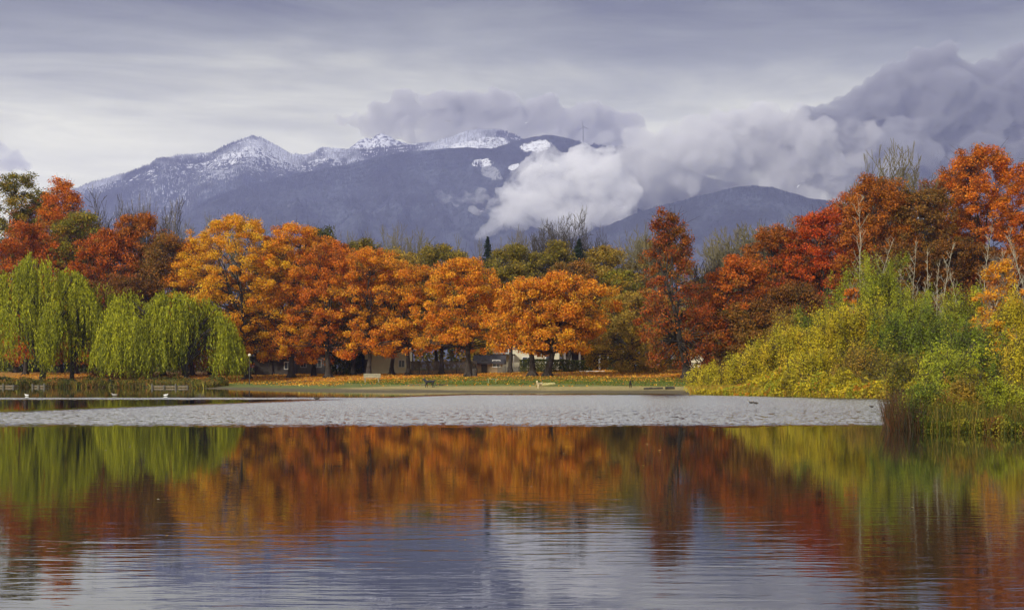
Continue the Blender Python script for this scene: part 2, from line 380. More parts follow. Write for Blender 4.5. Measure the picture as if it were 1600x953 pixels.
RUNS = [(753, 247, 19, 10), (765, 264, 14, 17), (838, 229, 24, 14), (803, 256, 9, 9)]
def conifers(name, M, n, tmin, tmax, hmin, hmax, pal, seed, size=1.0):
    XX, YY, ZZ, T = M; rs = np.random.RandomState(seed)
    r0 = np.searchsorted(T[:, 0], tmin); r1 = np.searchsorted(T[:, 0], tmax)
    i = rs.randint(r0, r1, n * 3); j = rs.randint(0, XX.shape[1], n * 3)
    ridge = rs.rand(n * 3) < 0.35
    i = np.where(ridge, r1 - 1 - rs.randint(0, 5, n * 3), i)
    ok = ZZ[i, j] > hmin
    if seed == 12:
        sx = 800 + XX[i, j] * F / YY[i, j]; sy = HOR - (ZZ[i, j] - CAMZ) * F / YY[i, j]
        for (a, b_, ra, rb) in RUNS: ok &= ((sx - a) / ra) ** 2 + ((sy - b_) / rb) ** 2 > 0.8 + 0.5 * rs.rand(len(sx))
    i, j = i[ok][:n], j[ok][:n]
    k = len(i)
    p = np.stack([XX[i, j] + rs.uniform(-5, 5, k), YY[i, j], ZZ[i, j] - 2], -1)
    h_ = rs.uniform(9, 21, k) * size; r_ = h_ * rs.uniform(0.14, 0.22, k)
    v = np.zeros((k, 5, 3)); a = rs.uniform(0, 6.28, k)
    for s in range(4):
        v[:, s, 0] = p[:, 0] + np.cos(a + s * 1.571) * r_; v[:, s, 1] = p[:, 1] + np.sin(a + s * 1.571) * r_; v[:, s, 2] = p[:, 2]
    v[:, 4] = p; v[:, 4, 2] += h_
    b0 = np.arange(k)[:, None] * 5
    f = np.concatenate([b0 + np.array([[s, (s + 1) % 4, 4]]) for s in range(4)], 0)
    pal = np.array(pal); hh = np.clip((p[:, 2] - hmin) / 400 + rs.uniform(-0.3, 0.3, k), 0, 1)
    col = pal[0] * (1 - hh[:, None]) + pal[1] * hh[:, None]
    sp_ = np.clip((fbm(p[:, 0] / 130 + seed, p[:, 2] / 90, 4) - 0.5) * 5 + 0.5, 0.12, 1.3)[:, None]
    col = col * rs.uniform(0.5, 1.3, (k, 1)) * (sp_ if seed == 11 else 1)
    o = link(name, np_mesh(name, v.reshape(-1, 3), f, TONED, np.repeat(col, 5, 0)))
    tag(o, 'snow dusted conifer forest covering the upper mountain slopes', 'forest', kind='stuff')
conifers('conifer_forest', mA, 26000, 0.45, 1.0, 560, 0, [(0.03, 0.036, 0.05), (0.46, 0.48, 0.53)], 11)
conifers('conifer_forest', mB, 16000, 0.4, 1.0, 350, 0, [(0.012, 0.016, 0.025), (0.035, 0.04, 0.055)], 12, 0.9)
conifers('conifer_forest', mC, 7000, 0.3, 1.0, 200, 0, [(0.012, 0.016, 0.025), (0.03, 0.035, 0.04)], 13, 0.8)

# ------------------------------------------------------------------ haze
bm = bmesh.new(); bmesh.ops.create_cube(bm, size=1)
x0, x1, y0, y1, z0, z1 = -5300, 5300, -450, 8850, -3.2, 1330
for v in bm.verts:
    v.co = (x0 if v.co.x < 0 else x1, y0 if v.co.y < 0 else y1, z0 if v.co.z < 0 else z1)
me = bpy.data.meshes.new('haze'); bm.to_mesh(me); bm.free()
m = bpy.data.materials.new('haze'); m.use_nodes = True; t = m.node_tree
t.nodes.remove(t.nodes['Principled BSDF'])
pv = N(t, 'ShaderNodeVolumePrincipled'); pv.inputs['Density'].default_value = 0.00010
pv.inputs['Color'].default_value = (0.50, 0.54, 1.0, 1); pv.inputs['Anisotropy'].default_value = 0.2
t.links.new(pv.outputs[0], t.nodes['Material Output'].inputs['Volume'])
me.materials.append(m); haze = link('haze', me); tag(haze, 'thin blue autumn air between the lake and the mountains', 'haze', kind='stuff')

# ------------------------------------------------------------------ clouds
def cloud_mat(name, dens, col, scale, aniso=0.1, lo=0.36, hi=0.6):
    m = bpy.data.materials.new(name); m.use_nodes = True; t = m.node_tree
    t.nodes.remove(t.nodes['Principled BSDF'])
    g = N(t, 'ShaderNodeNewGeometry')
    n = noise(t, scaled(t, g.outputs['Position'], (1, 1, 1.3)), scale, 6, 0.7, 0.6)
    f = sstep(t, n, lo, hi)
    pv = N(t, 'ShaderNodeVolumePrincipled')
    t.links.new(mth(t, 'MULTIPLY', f, dens), pv.inputs['Density'])
    pv.inputs['Color'].default_value = (*col, 1); pv.inputs['Anisotropy'].default_value = aniso
    t.links.new(pv.outputs[0], t.nodes['Material Output'].inputs['Volume'])
    return m
def cloud(pts, D, m, label, voxel=16, disp=42, seed=0, depth=1.3):
    bm = bmesh.new(); rnd = random.Random(seed); s = D / F
    for (px, py, r) in pts:
        for k in range(5):
            a = rnd.uniform(0, 6.28); rr_ = 0 if k == 0 else rnd.uniform(0.35, 0.8) * r; sc = 1 if k == 0 else rnd.uniform(0.35, 0.65)
            v = bmesh.ops.create_icosphere(bm, subdivisions=2, radius=1)['verts']
            cx, cz = X(px + math.cos(a) * rr_, D), Z(py - math.sin(a) * rr_, D)
            cy_ = D + rnd.uniform(-1, 1) * r * s * 0.6
            for q_ in v:
                q_.co = (cx + q_.co.x * r * s * sc, cy_ + q_.co.y * r * s * depth * sc, cz + q_.co.z * r * s * sc * 0.92)
    me = bpy.data.meshes.new('cloud'); bm.to_mesh(me); bm.free(); me.materials.append(m)
    o = link('cloud', me)
    r_ = o.modifiers.new('union', 'REMESH'); r_.mode = 'VOXEL'; r_.voxel_size = voxel
    for (sz, am) in ((150, disp), (55, disp * 0.55), (22, disp * 0.25)):
        tx = bpy.data.textures.new('billows', 'CLOUDS'); tx.noise_scale = sz; tx.noise_depth = 2
        dm = o.modifiers.new('billows', 'DISPLACE'); dm.texture = tx; dm.texture_coords = 'GLOBAL'; dm.strength = am * 2; dm.mid_level = 0.5
    r2_ = o.modifiers.new('closed', 'REMESH'); r2_.mode = 'VOXEL'; r2_.voxel_size = voxel * 0.7
    for (sz, am) in ((75, disp * 0.42), (30, disp * 0.26), (14, disp * 0.1)):      # finer billows on the closed hull
        tx = bpy.data.textures.new('fine_billows', 'CLOUDS'); tx.noise_scale = sz; tx.noise_depth = 1
        dm = o.modifiers.new('fine_billows', 'DISPLACE'); dm.texture = tx; dm.texture_coords = 'GLOBAL'; dm.strength = am * 2; dm.mid_level = 0.5
    tag(o, label, 'cloud', kind='stuff')
    return o
low = [(745, 332, 10), (768, 322, 16), (785, 345, 14), (800, 302, 26), (832, 278, 32), (862, 252, 27), (900, 246, 27), (930, 262, 34), (880, 292, 44), (838, 318, 32), (806, 338, 20), (850, 345, 18),
       (885, 335, 24), (925, 315, 34), (960, 295, 34), (970, 318, 22), (780, 352, 12), (765, 362, 9), (750, 370, 8), (738, 376, 7), (940, 330, 28), (900, 345, 24), (975, 312, 30), (865, 352, 20)]
mid = [(960, 262, 30), (995, 278, 42), (1030, 266, 44), (1008, 226, 24), (1040, 226, 28), (1075, 254, 46), (1085, 216, 28), (1115, 242, 48), (1130, 206, 30), (1160, 200, 26),
       (1165, 235, 50), (1190, 190, 26), (1210, 222, 52), (1240, 190, 26), (1255, 238, 54), (1300, 258, 54), (1350, 262, 55), (1215, 268, 34), (1060, 286, 22), (1330, 225, 45), (1340, 305, 36), (1290, 300, 28), (1240, 292, 20), (1175, 284, 24), (1195, 300, 22), (1225, 312, 20), (1020, 305, 24), (1050, 292, 26), (1147, 280, 22), (1110, 284, 20), (1232, 322, 22), (1262, 326, 26), (1300, 334, 30), (1350, 340, 36), (1205, 312, 14), (1225, 305, 22), (1255, 312, 22)]
slate = [(1330, 215, 34), (1355, 245, 50), (1400, 240, 62), (1400, 300, 50), (1470, 240, 64), (1540, 235, 68), (1610, 225, 76), (1470, 300, 56), (1560, 300, 64), (1650, 300, 70), (1750, 250, 110)]
dark = [(1236, 204, 22), (1208, 212, 20), (1180, 216, 18), (1150, 226, 17), (1120, 234, 14), (1092, 246, 11), (1265, 196, 30), (1300, 180, 34), (1340, 160, 32), (1372, 138, 30), (1400, 116, 28), (1424, 132, 26), (1430, 96, 24), (1462, 94, 24), (1492, 106, 24), (1520, 118, 24), (1556, 108, 28), (1600, 94, 28), (1640, 86, 36), (1385, 190, 58), (1470, 165, 64),
        (1550, 170, 68), (1640, 160, 80), (1340, 222, 48), (1430, 245, 60), (1520, 245, 64), (1610, 250, 74), (1750, 190, 110)]
back = [(532, 192, 9), (560, 186, 15), (590, 176, 18), (625, 164, 20), (665, 162, 22), (700, 165, 22), (740, 165, 24), (775, 160, 22), (800, 178, 26), (850, 175, 26), (880, 190, 28), (920, 185, 26), (955, 190, 26), (985, 185, 17), (990, 210, 20), (1003, 195, 12), (640, 192, 16), (700, 196, 20), (760, 200, 24), (820, 210, 24), (940, 215, 24), (600, 208, 16), (640, 212, 18), (680, 212, 20), (720, 215, 24), (770, 222, 26), (820, 232, 28), (870, 225, 28), (910, 222, 28), (960, 225, 26), (575, 205, 10), (614, 190, 20), (664, 190, 20), (636, 200, 18), (655, 204, 16), (650, 190, 16)]
lft = [(-40, 240, 30), (0, 226, 14), (22, 240, 12), (45, 262, 11), (75, 264, 9), (95, 270, 7), (10, 260, 16)]
wisp = [(686, 306, 5), (694, 313, 6), (704, 308, 6), (712, 318, 7), (722, 312, 8), (732, 304, 8), (742, 312, 9), (752, 304, 9), (762, 314, 10), (748, 296, 6)]
cloud(low, 5250, cloud_mat('white_cloud', 0.024, (0.995, 0.995, 0.99), 0.010, aniso=-0.3, lo=0.34, hi=0.62), 'pale grey low cloud bank spilling over the front of the mountain', seed=1)
cloud(mid, 5350, cloud_mat('grey_cloud', 0.024, (0.85, 0.85, 0.845), 0.009, aniso=-0.1, lo=0.28, hi=0.6), 'soft grey cloud bank joining the white cloud to the dark rain cloud', voxel=18, disp=50, seed=8)
cloud(slate, 5420, cloud_mat('slate_cloud', 0.022, (0.74, 0.745, 0.76), 0.008, lo=0.28, hi=0.58), 'slate grey lower part of the rain cloud behind the trees on the right', voxel=20, disp=60, seed=9)
cloud(dark, 5330, cloud_mat('rain_cloud', 0.028, (0.56, 0.565, 0.58), 0.008, lo=0.27, hi=0.56), 'dark billowing rain cloud rising behind the right-hand trees', voxel=20, disp=55, seed=2)
cloud(back, 9500, cloud_mat('peak_cloud', 0.027, (0.75, 0.75, 0.745), 0.006, lo=0.28, hi=0.6), 'soft grey cloud resting behind the mountain tops', voxel=34, disp=60, seed=3)
cloud(lft, 9500, cloud_mat('edge_cloud', 0.018, (0.72, 0.72, 0.74), 0.006, lo=0.3, hi=0.6), 'small grey cloud above the trees on the far left', voxel=34, disp=50, seed=4)
cloud(wisp, 5000, cloud_mat('wisp', 0.016, (0.98, 0.98, 0.98), 0.024, lo=0.40, hi=0.7), 'thin white wisp of mist hanging on the forested slope', voxel=10, disp=24, seed=5)
cloud([(440, 326, 3.5), (450, 322, 3.5), (458, 318, 3)], 5000, cloud_mat('small_wisp', 0.02, (0.98, 0.98, 0.98), 0.02, lo=0.42, hi=0.62), 'tiny white wisp of mist low on the left slope', voxel=6, disp=10, seed=6)

# ------------------------------------------------------------------ plants
BARK = plain('bark', (0.035, 0.027, 0.02), 0.95, 0.5, 4.0, bump=0.6)
BARKG = plain('grey_bark', (0.17, 0.15, 0.12), 0.95, 0.3, 3.0)
BARKP = plain('pale_bark', (0.36, 0.33, 0.24), 0.9, 0.25, 3.0)
BARKD = plain('dark_twigs', (0.07, 0.06, 0.05), 0.95, 0.3, 2.0)
BARKO = plain('olive_twigs', (0.16, 0.14, 0.07), 0.95, 0.3, 2.0)

def segs(p0, p1, r0, r1, k=4):
    """tapered tubes between the points; all numpy arrays"""
    p0 = np.asarray(p0, float); p1 = np.asarray(p1, float); n = len(p0)
    d_ = p1 - p0; L = np.linalg.norm(d_, axis=1, keepdims=True) + 1e-9; d_ = d_ / L
    ref = np.where(np.abs(d_[:, 2:3]) > 0.9, np.array([[1., 0, 0]]), np.array([[0., 0, 1]]))
    u = np.cross(d_, ref); u /= np.linalg.norm(u, axis=1, keepdims=True); v = np.cross(d_, u)
    V = np.zeros((n, 2 * k, 3))
    for s in range(k):
        a = 2 * math.pi * s / k; o = u * math.cos(a) + v * math.sin(a)
        V[:, s] = p0 + o * np.asarray(r0)[:, None]; V[:, k + s] = p1 + o * np.asarray(r1)[:, None]
    b0 = np.arange(n)[:, None] * 2 * k
    f = np.concatenate([b0 + np.array([[s, (s + 1) % k, k + (s + 1) % k, k + s]]) for s in range(k)], 0)
    return V.reshape(-1, 3), f
def join(parts):
    vs, fs, o = [], [], 0
    for v, f in parts:
        vs.append(v); fs.append(f + o); o += len(v)
    return np.concatenate(vs), np.concatenate(fs)
def leaves(rs, c, size, outward, tone, aspect=0.6, droop=0.0, upb=0.6):
    n = len(c)
    nr = rs.normal(size=(n, 3)) + np.array([0, 0, upb]) + outward * 0.7
    nr /= np.linalg.norm(nr, axis=1, keepdims=True)
    u = np.cross(nr, rs.normal(size=(n, 3))); u[:, 2] -= droop; u /= np.linalg.norm(u, axis=1, keepdims=True)
    v = np.cross(nr, u); v /= np.linalg.norm(v, axis=1, keepdims=True) + 1e-9
    s = (size * rs.uniform(0.65, 1.35, n))[:, None]
    V = np.stack([c + u * s, c + v * s * aspect, c - u * s, c - v * s * aspect], 1).reshape(-1, 3)
    f = np.arange(4 * n).reshape(n, 4)
    return V, f, np.repeat(tone, 4, 0)
PAL = {
 'orange': [(0.85, 0.31, 0.012), (0.88, 0.42, 0.02), (0.74, 0.20, 0.012), (0.46, 0.13, 0.012), (0.40, 0.26, 0.02)],
 'gold':   [(0.88, 0.40, 0.012), (0.90, 0.50, 0.02), (0.78, 0.27, 0.012), (0.48, 0.28, 0.02)],
 'redorange': [(0.76, 0.22, 0.01), (0.55, 0.12, 0.01), (0.78, 0.26, 0.015), (0.32, 0.10, 0.012), (0.3, 0.16, 0.02)],
 'red':    [(0.54, 0.12, 0.01), (0.64, 0.17, 0.012), (0.34, 0.09, 0.01), (0.28, 0.17, 0.015)],
 'brightred': [(0.68, 0.085, 0.008), (0.62, 0.14, 0.01), (0.36, 0.07, 0.01), (0.28, 0.12, 0.015)],
 'darkred': [(0.34, 0.06, 0.01), (0.42, 0.09, 0.01), (0.24, 0.13, 0.015), (0.14, 0.05, 0.01), (0.5, 0.18, 0.015)],
 'rust':   [(0.44, 0.13, 0.012), (0.30, 0.09, 0.01), (0.55, 0.19, 0.012), (0.2, 0.11, 0.015)],
 'rustgreen': [(0.22, 0.12, 0.02), (0.34, 0.15, 0.02), (0.13, 0.10, 0.02), (0.42, 0.16, 0.02)],
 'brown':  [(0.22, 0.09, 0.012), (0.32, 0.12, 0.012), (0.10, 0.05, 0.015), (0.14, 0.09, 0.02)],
 'olive':  [(0.27, 0.21, 0.02), (0.17, 0.15, 0.015), (0.40, 0.26, 0.02), (0.10, 0.09, 0.02)],
 'olivegold': [(0.40, 0.27, 0.03), (0.28, 0.20, 0.025), (0.5, 0.28, 0.03), (0.2, 0.17, 0.02)],
 'dkgreen': [(0.05, 0.07, 0.012), (0.09, 0.10, 0.015), (0.17, 0.15, 0.02)],
 'greenyellow': [(0.22, 0.21, 0.02), (0.32, 0.27, 0.02), (0.11, 0.11, 0.015), (0.5, 0.28, 0.02)],
 'willow': [(0.34, 0.35, 0.012), (0.46, 0.44, 0.015), (0.17, 0.19, 0.01), (0.07, 0.09, 0.008)],
 'yellow': [(0.60, 0.48, 0.02), (0.45, 0.40, 0.02), (0.66, 0.46, 0.03), (0.30, 0.28, 0.02)],
 'yellowgreen': [(0.38, 0.40, 0.02), (0.28, 0.32, 0.02), (0.5, 0.45, 0.03), (0.18, 0.2, 0.02)],
 'green':  [(0.16, 0.22, 0.02), (0.24, 0.29, 0.02), (0.11, 0.15, 0.02), (0.4, 0.36, 0.03)],
 'amber':  [(0.85, 0.40, 0.02), (0.82, 0.30, 0.02), (0.8, 0.5, 0.04)],
}
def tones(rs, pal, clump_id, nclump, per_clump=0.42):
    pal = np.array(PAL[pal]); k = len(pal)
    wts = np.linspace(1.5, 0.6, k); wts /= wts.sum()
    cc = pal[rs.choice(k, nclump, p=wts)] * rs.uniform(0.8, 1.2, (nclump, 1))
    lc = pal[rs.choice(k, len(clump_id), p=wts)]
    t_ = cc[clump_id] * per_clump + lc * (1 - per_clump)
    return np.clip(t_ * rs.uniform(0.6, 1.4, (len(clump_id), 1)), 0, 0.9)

def tree_meshes(seed, H, W, cb, off=0.0, pal='orange', nclump=150, nleaf=14000, lsize=0.17, tr=0.28, lean=0.0,
                prof='round', bark=None, depthW=None, clr=0.85, multi=1, thin=0.0, twr=0.022, vert=0.7, pc=0.42):
    """local meshes: trunk with limbs; crown. cb = crown base height, off = crown centre's x offset, lean = shift of trunk top"""
    rs = np.random.RandomState(seed); W = W * 1.14; nclump = int(nclump * 1.5); nleaf = int(nleaf * 2.2); clr = clr * 0.84; lsize = lsize * 0.64
    CH = H - cb
    tt = rs.rand(nclump) ** 0.9
    tt[:14] = rs.uniform(0.85, 1.0, 14)
    PR = {'round': ([0, 0.08, 0.3, 0.55, 0.8, 0.93, 1], [0.6, 0.9, 1.0, 1.0, 0.85, 0.6, 0.3]),
          'oval': ([0, 0.1, 0.35, 0.6, 0.85, 1], [0.5, 0.85, 1.0, 0.95, 0.7, 0.3]),
          'flame': ([0, 0.1, 0.3, 0.5, 0.68, 0.85, 1], [0.6, 0.95, 1.0, 0.9, 0.66, 0.42, 0.25]),
          'dome': ([0, 0.1, 0.4, 0.7, 0.9, 1], [0.9, 1.0, 1.0, 0.85, 0.55, 0.2]),
          'vase': ([0, 0.15, 0.5, 0.8, 1], [0.25, 0.5, 0.85, 1.0, 0.6])}[prof]
    rad = np.interp(tt, *PR) * W / 2
    th = rs.uniform(0, 2 * math.pi, nclump)
    ph = rs.uniform(0, 6.28, 4)
    lump = 1 + 0.16 * np.sin(2 * th + ph[0] + 3 * tt) + 0.14 * np.sin(3 * th + ph[1] - 5 * tt) + 0.12 * np.sin(5 * th + 9 * tt + ph[2])
    rr = rad * lump * np.clip(rs.rand(nclump) ** 0.42, 0.1, 1)
    dW = (depthW or W) / W
    cen = np.stack([off * np.clip(0.35 + tt * 0.9, 0, 1) + rr * np.cos(th), rr * np.sin(th) * dW, cb + CH * tt * (1 - 0.06 * rs.rand(nclump))], -1)
    cen[:, 2] -= clr * 0.4
    if multi > 1:          # upright shoots standing clear of the shrub
        sh = rs.choice(nclump, max(3, nclump // 7), replace=False)
        cen[sh, 2] = cb + CH * np.interp(rs.rand(len(sh)), [0, 1], [0.75, 1.18]); cen[sh, :2] *= 0.8
    # trunk
    parts = []; nodes = []; nodr = []
    for mi in range(multi):
        base = np.array([0., 0, -0.15]) if multi == 1 else np.array([rs.uniform(-.12, .12) * W, rs.uniform(-.12, .12) * W, -0.15])
        top = np.array([lean + off * 0.6, 0, cb + CH * 0.72]) + (0 if multi == 1 else np.array([rs.uniform(-.3, .3) * W, rs.uniform(-.2, .2) * W, rs.uniform(-.25, .15) * CH]))
        ts = np.linspace(0, 1, 11)
        pts = base + (top - base) * ts[:, None]
        pts[:, 0] += np.sin(ts * math.pi) * lean * -0.25 + np.cumsum(rs.normal(size=11)) * 0.09 * (ts > 0.1)
        pts[:, 1] += np.cumsum(rs.normal(size=11)) * 0.08 * (ts > 0.1)
        rad_ = tr * np.interp(ts, [0, 0.03, 0.12, 0.5, 1], [1.75, 1.35, 1.0, 0.6, 0.15]) * (1 if multi == 1 else 0.55)
        parts.append(segs(pts[:-1], pts[1:], rad_[:-1], rad_[1:], 8))
        for i in range(3, 11): nodes.append(pts[i]); nodr.append(rad_[i])
        if multi == 1:
            for r_ in range(5):      # root flare
                a = r_ * 1.257 + rs.uniform(-.3, .3)
                parts.append(segs([pts[0] + [math.cos(a) * tr * 2.6, math.sin(a) * tr * 2.6, 0.05]], [pts[0] + [math.cos(a) * tr * .5, math.sin(a) * tr * .5, 0.75]], [tr * .25], [tr * .5], 5))
        nl = 11 if multi == 1 else 4
        for k in range(nl):
            f0 = 0.24 + 0.62 * k / nl if multi == 1 else rs.uniform(0.3, 0.9)
            f0 = max(f0, (cb * 0.75) / max(top[2], 0.1)) if k < 2 else f0
            f0 = min(f0, 0.95)
            s = f0 * 10; i0 = int(s); p = pts[i0] + (pts[min(i0 + 1, 10)] - pts[i0]) * (s - i0)
            tgt = cen[rs.randint(nclump)] * np.array([0.9, 0.9, 1]); tgt = tgt * 0.85 + p * 0.15
            if tgt[2] < p[2] + 1.2: tgt[2] = p[2] + rs.uniform(1.0, 3.0) * min(1, H / 12)
            n5 = 6; u_ = np.linspace(0, 1, n5)[:, None]
            q_ = p + (tgt - p) * u_; q_[:, 2] += (np.sin(u_[:, 0] * math.pi) * 0.10 * np.linalg.norm(tgt - p)) * (1 if k % 3 else 0.2)
            q_[1:-1] += rs.normal(size=(n5 - 2, 3)) * 0.16
            r0 = np.interp(f0, [0, 1], [tr * 0.55, tr * 0.2]); rl = r0 * np.linspace(1, 0.25, n5)
            parts.append(segs(q_[:-1], q_[1:], rl[:-1], rl[1:], 6))
            for i in range(1, n5): nodes.append(q_[i]); nodr.append(rl[i])
    nodes = np.array(nodes); nodr = np.array(nodr)
    dm = np.linalg.norm(cen[:, None] - nodes[None], axis=2) + np.where(nodes[None, :, 2] > cen[:, None, 2], 1.5, 0)
    ni = dm.argmin(1)
    a0 = nodes[ni]; mid = (a0 + cen) / 2 + rs.normal(size=cen.shape) * 0.2; mid[:, 2] += 0.15
    br = np.clip(nodr[ni] * 0.5, twr * 1.1, 0.09)
    parts.append(segs(a0, mid, br, br * 0.7, 4)); parts.append(segs(mid, cen, br * 0.7, br * 0.35, 4))
    # twigs inside each clump
    tw = 4; ci = np.repeat(np.arange(nclump), tw)
    e = cen[ci] + rs.normal(size=(len(ci), 3)) * clr * 0.8 + np.array([0, 0, 0.25])
    parts.append(segs(cen[ci], e, np.full(len(ci), twr), np.full(len(ci), twr * .5), 3))
    V, f = join(parts_to4(parts))
    wood = np_mesh('trunk', V, f, bark or BARK, smooth=True)
    # leaves
    wt = rs.uniform(0.35, 1.5, nclump); wt *= np.where(rs.rand(nclump) < thin, 0.12, 1); wt /= wt.sum()
    cid = rs.choice(nclump, nleaf, p=wt)
    off_ = rs.normal(size=(nleaf, 3)); off_ /= np.linalg.norm(off_, axis=1, keepdims=True)
    off_ *= (rs.rand(nleaf, 1) ** 0.55) * clr * rs.uniform(0.8, 1.5, nclump)[cid][:, None]
    off_[:, 2] *= vert; off_[:, :2] *= min(1, 1.15 / max(vert, .7) ** .6)
    c = cen[cid] + off_
    axis = np.array([off, 0, cb + CH * 0.35]); ow_ = c - axis; ow_ /= np.linalg.norm(ow_, axis=1, keepdims=True) + 1e-6
    LV, lf, lc = leaves(rs, c, np.full(nleaf, lsize), ow_, tones(rs, pal, cid, nclump, pc))
    crown = np_mesh('crown', LV, lf, LEAF, lc)
    return wood, crown
def parts_to4(parts): return parts
ARTICLE = {}
def plant(name, cat, label, px, D, l, r, top, bot, pal, seed, group=None, crownname='crown', trunkname='trunk', **kw):
    x = X(px, D); z = G(x, D)
    H = Z(top, D) - z; cb = max(0.2, Z(bot, D) - z); W = (r - l) * D / F
    off = X((l + r) / 2, D) - x
    wood, crown = tree_meshes(seed, H, W, cb, off, pal, **kw)
    o = thing(name, label, cat, (x, D, z), 0, group)
    link(trunkname, wood, o); link(crownname, crown, o)
    return o
MG = 'orange maples along the far lawn'
maples = [
 (387, 152, 272, 456, 334, 565, 'gold', 'tall golden orange maple right beside the green willow', dict(nclump=240, nleaf=26000, tr=0.34, lean=-0.3)),
 (455, 155, 395, 520, 344, 572, 'orange', 'tall orange maple, second trunk from the willow', dict(nclump=170, nleaf=19000, tr=0.34)),
 (513, 152, 448, 578, 372, 568, 'redorange', 'orange-red maple with its trunk leaning left, left of the pale bench', dict(nclump=170, nleaf=18000, tr=0.33, lean=-1.2)),
 (576, 157, 520, 640, 384, 560, 'orange', 'slim orange maple with a long dark trunk directly behind the pale bench', dict(nclump=120, nleaf=11500, tr=0.27, thin=0.2)),
 (638, 155, 584, 700, 408, 560, 'orange', 'rounded orange maple in front of the cream garage wall', dict(nclump=150, nleaf=16000, tr=0.26)),
 (732, 154, 660, 786, 400, 556, 'orange', 'broad orange maple standing left of the small hut', dict(nclump=180, nleaf=19000, tr=0.32)),
 (832, 155, 775, 880, 432, 554, 'orange', 'orange maple with dark twin-like trunk, left one of the close pair', dict(nclump=120, nleaf=12500, tr=0.33)),
 (855, 154, 815, 955, 424, 556, 'orange', 'wide orange maple, right one of the close pair by the hedge', dict(nclump=180, nleaf=18000, tr=0.33)),
]
BASEY = {387: 592, 455: 590, 513: 590, 576: 588, 638: 587, 732: 588, 832: 588, 855: 588.5}
for i, (px, D, l, r, tp, bt, pal, lab, kw) in enumerate(maples):
    D = DG(px, BASEY[px])
    kw.setdefault('thin', 0.14)
    plant('maple_tree', 'tree', lab, px, D, l, r, tp, bt - 9, pal, 100 + i, group=MG, **kw)
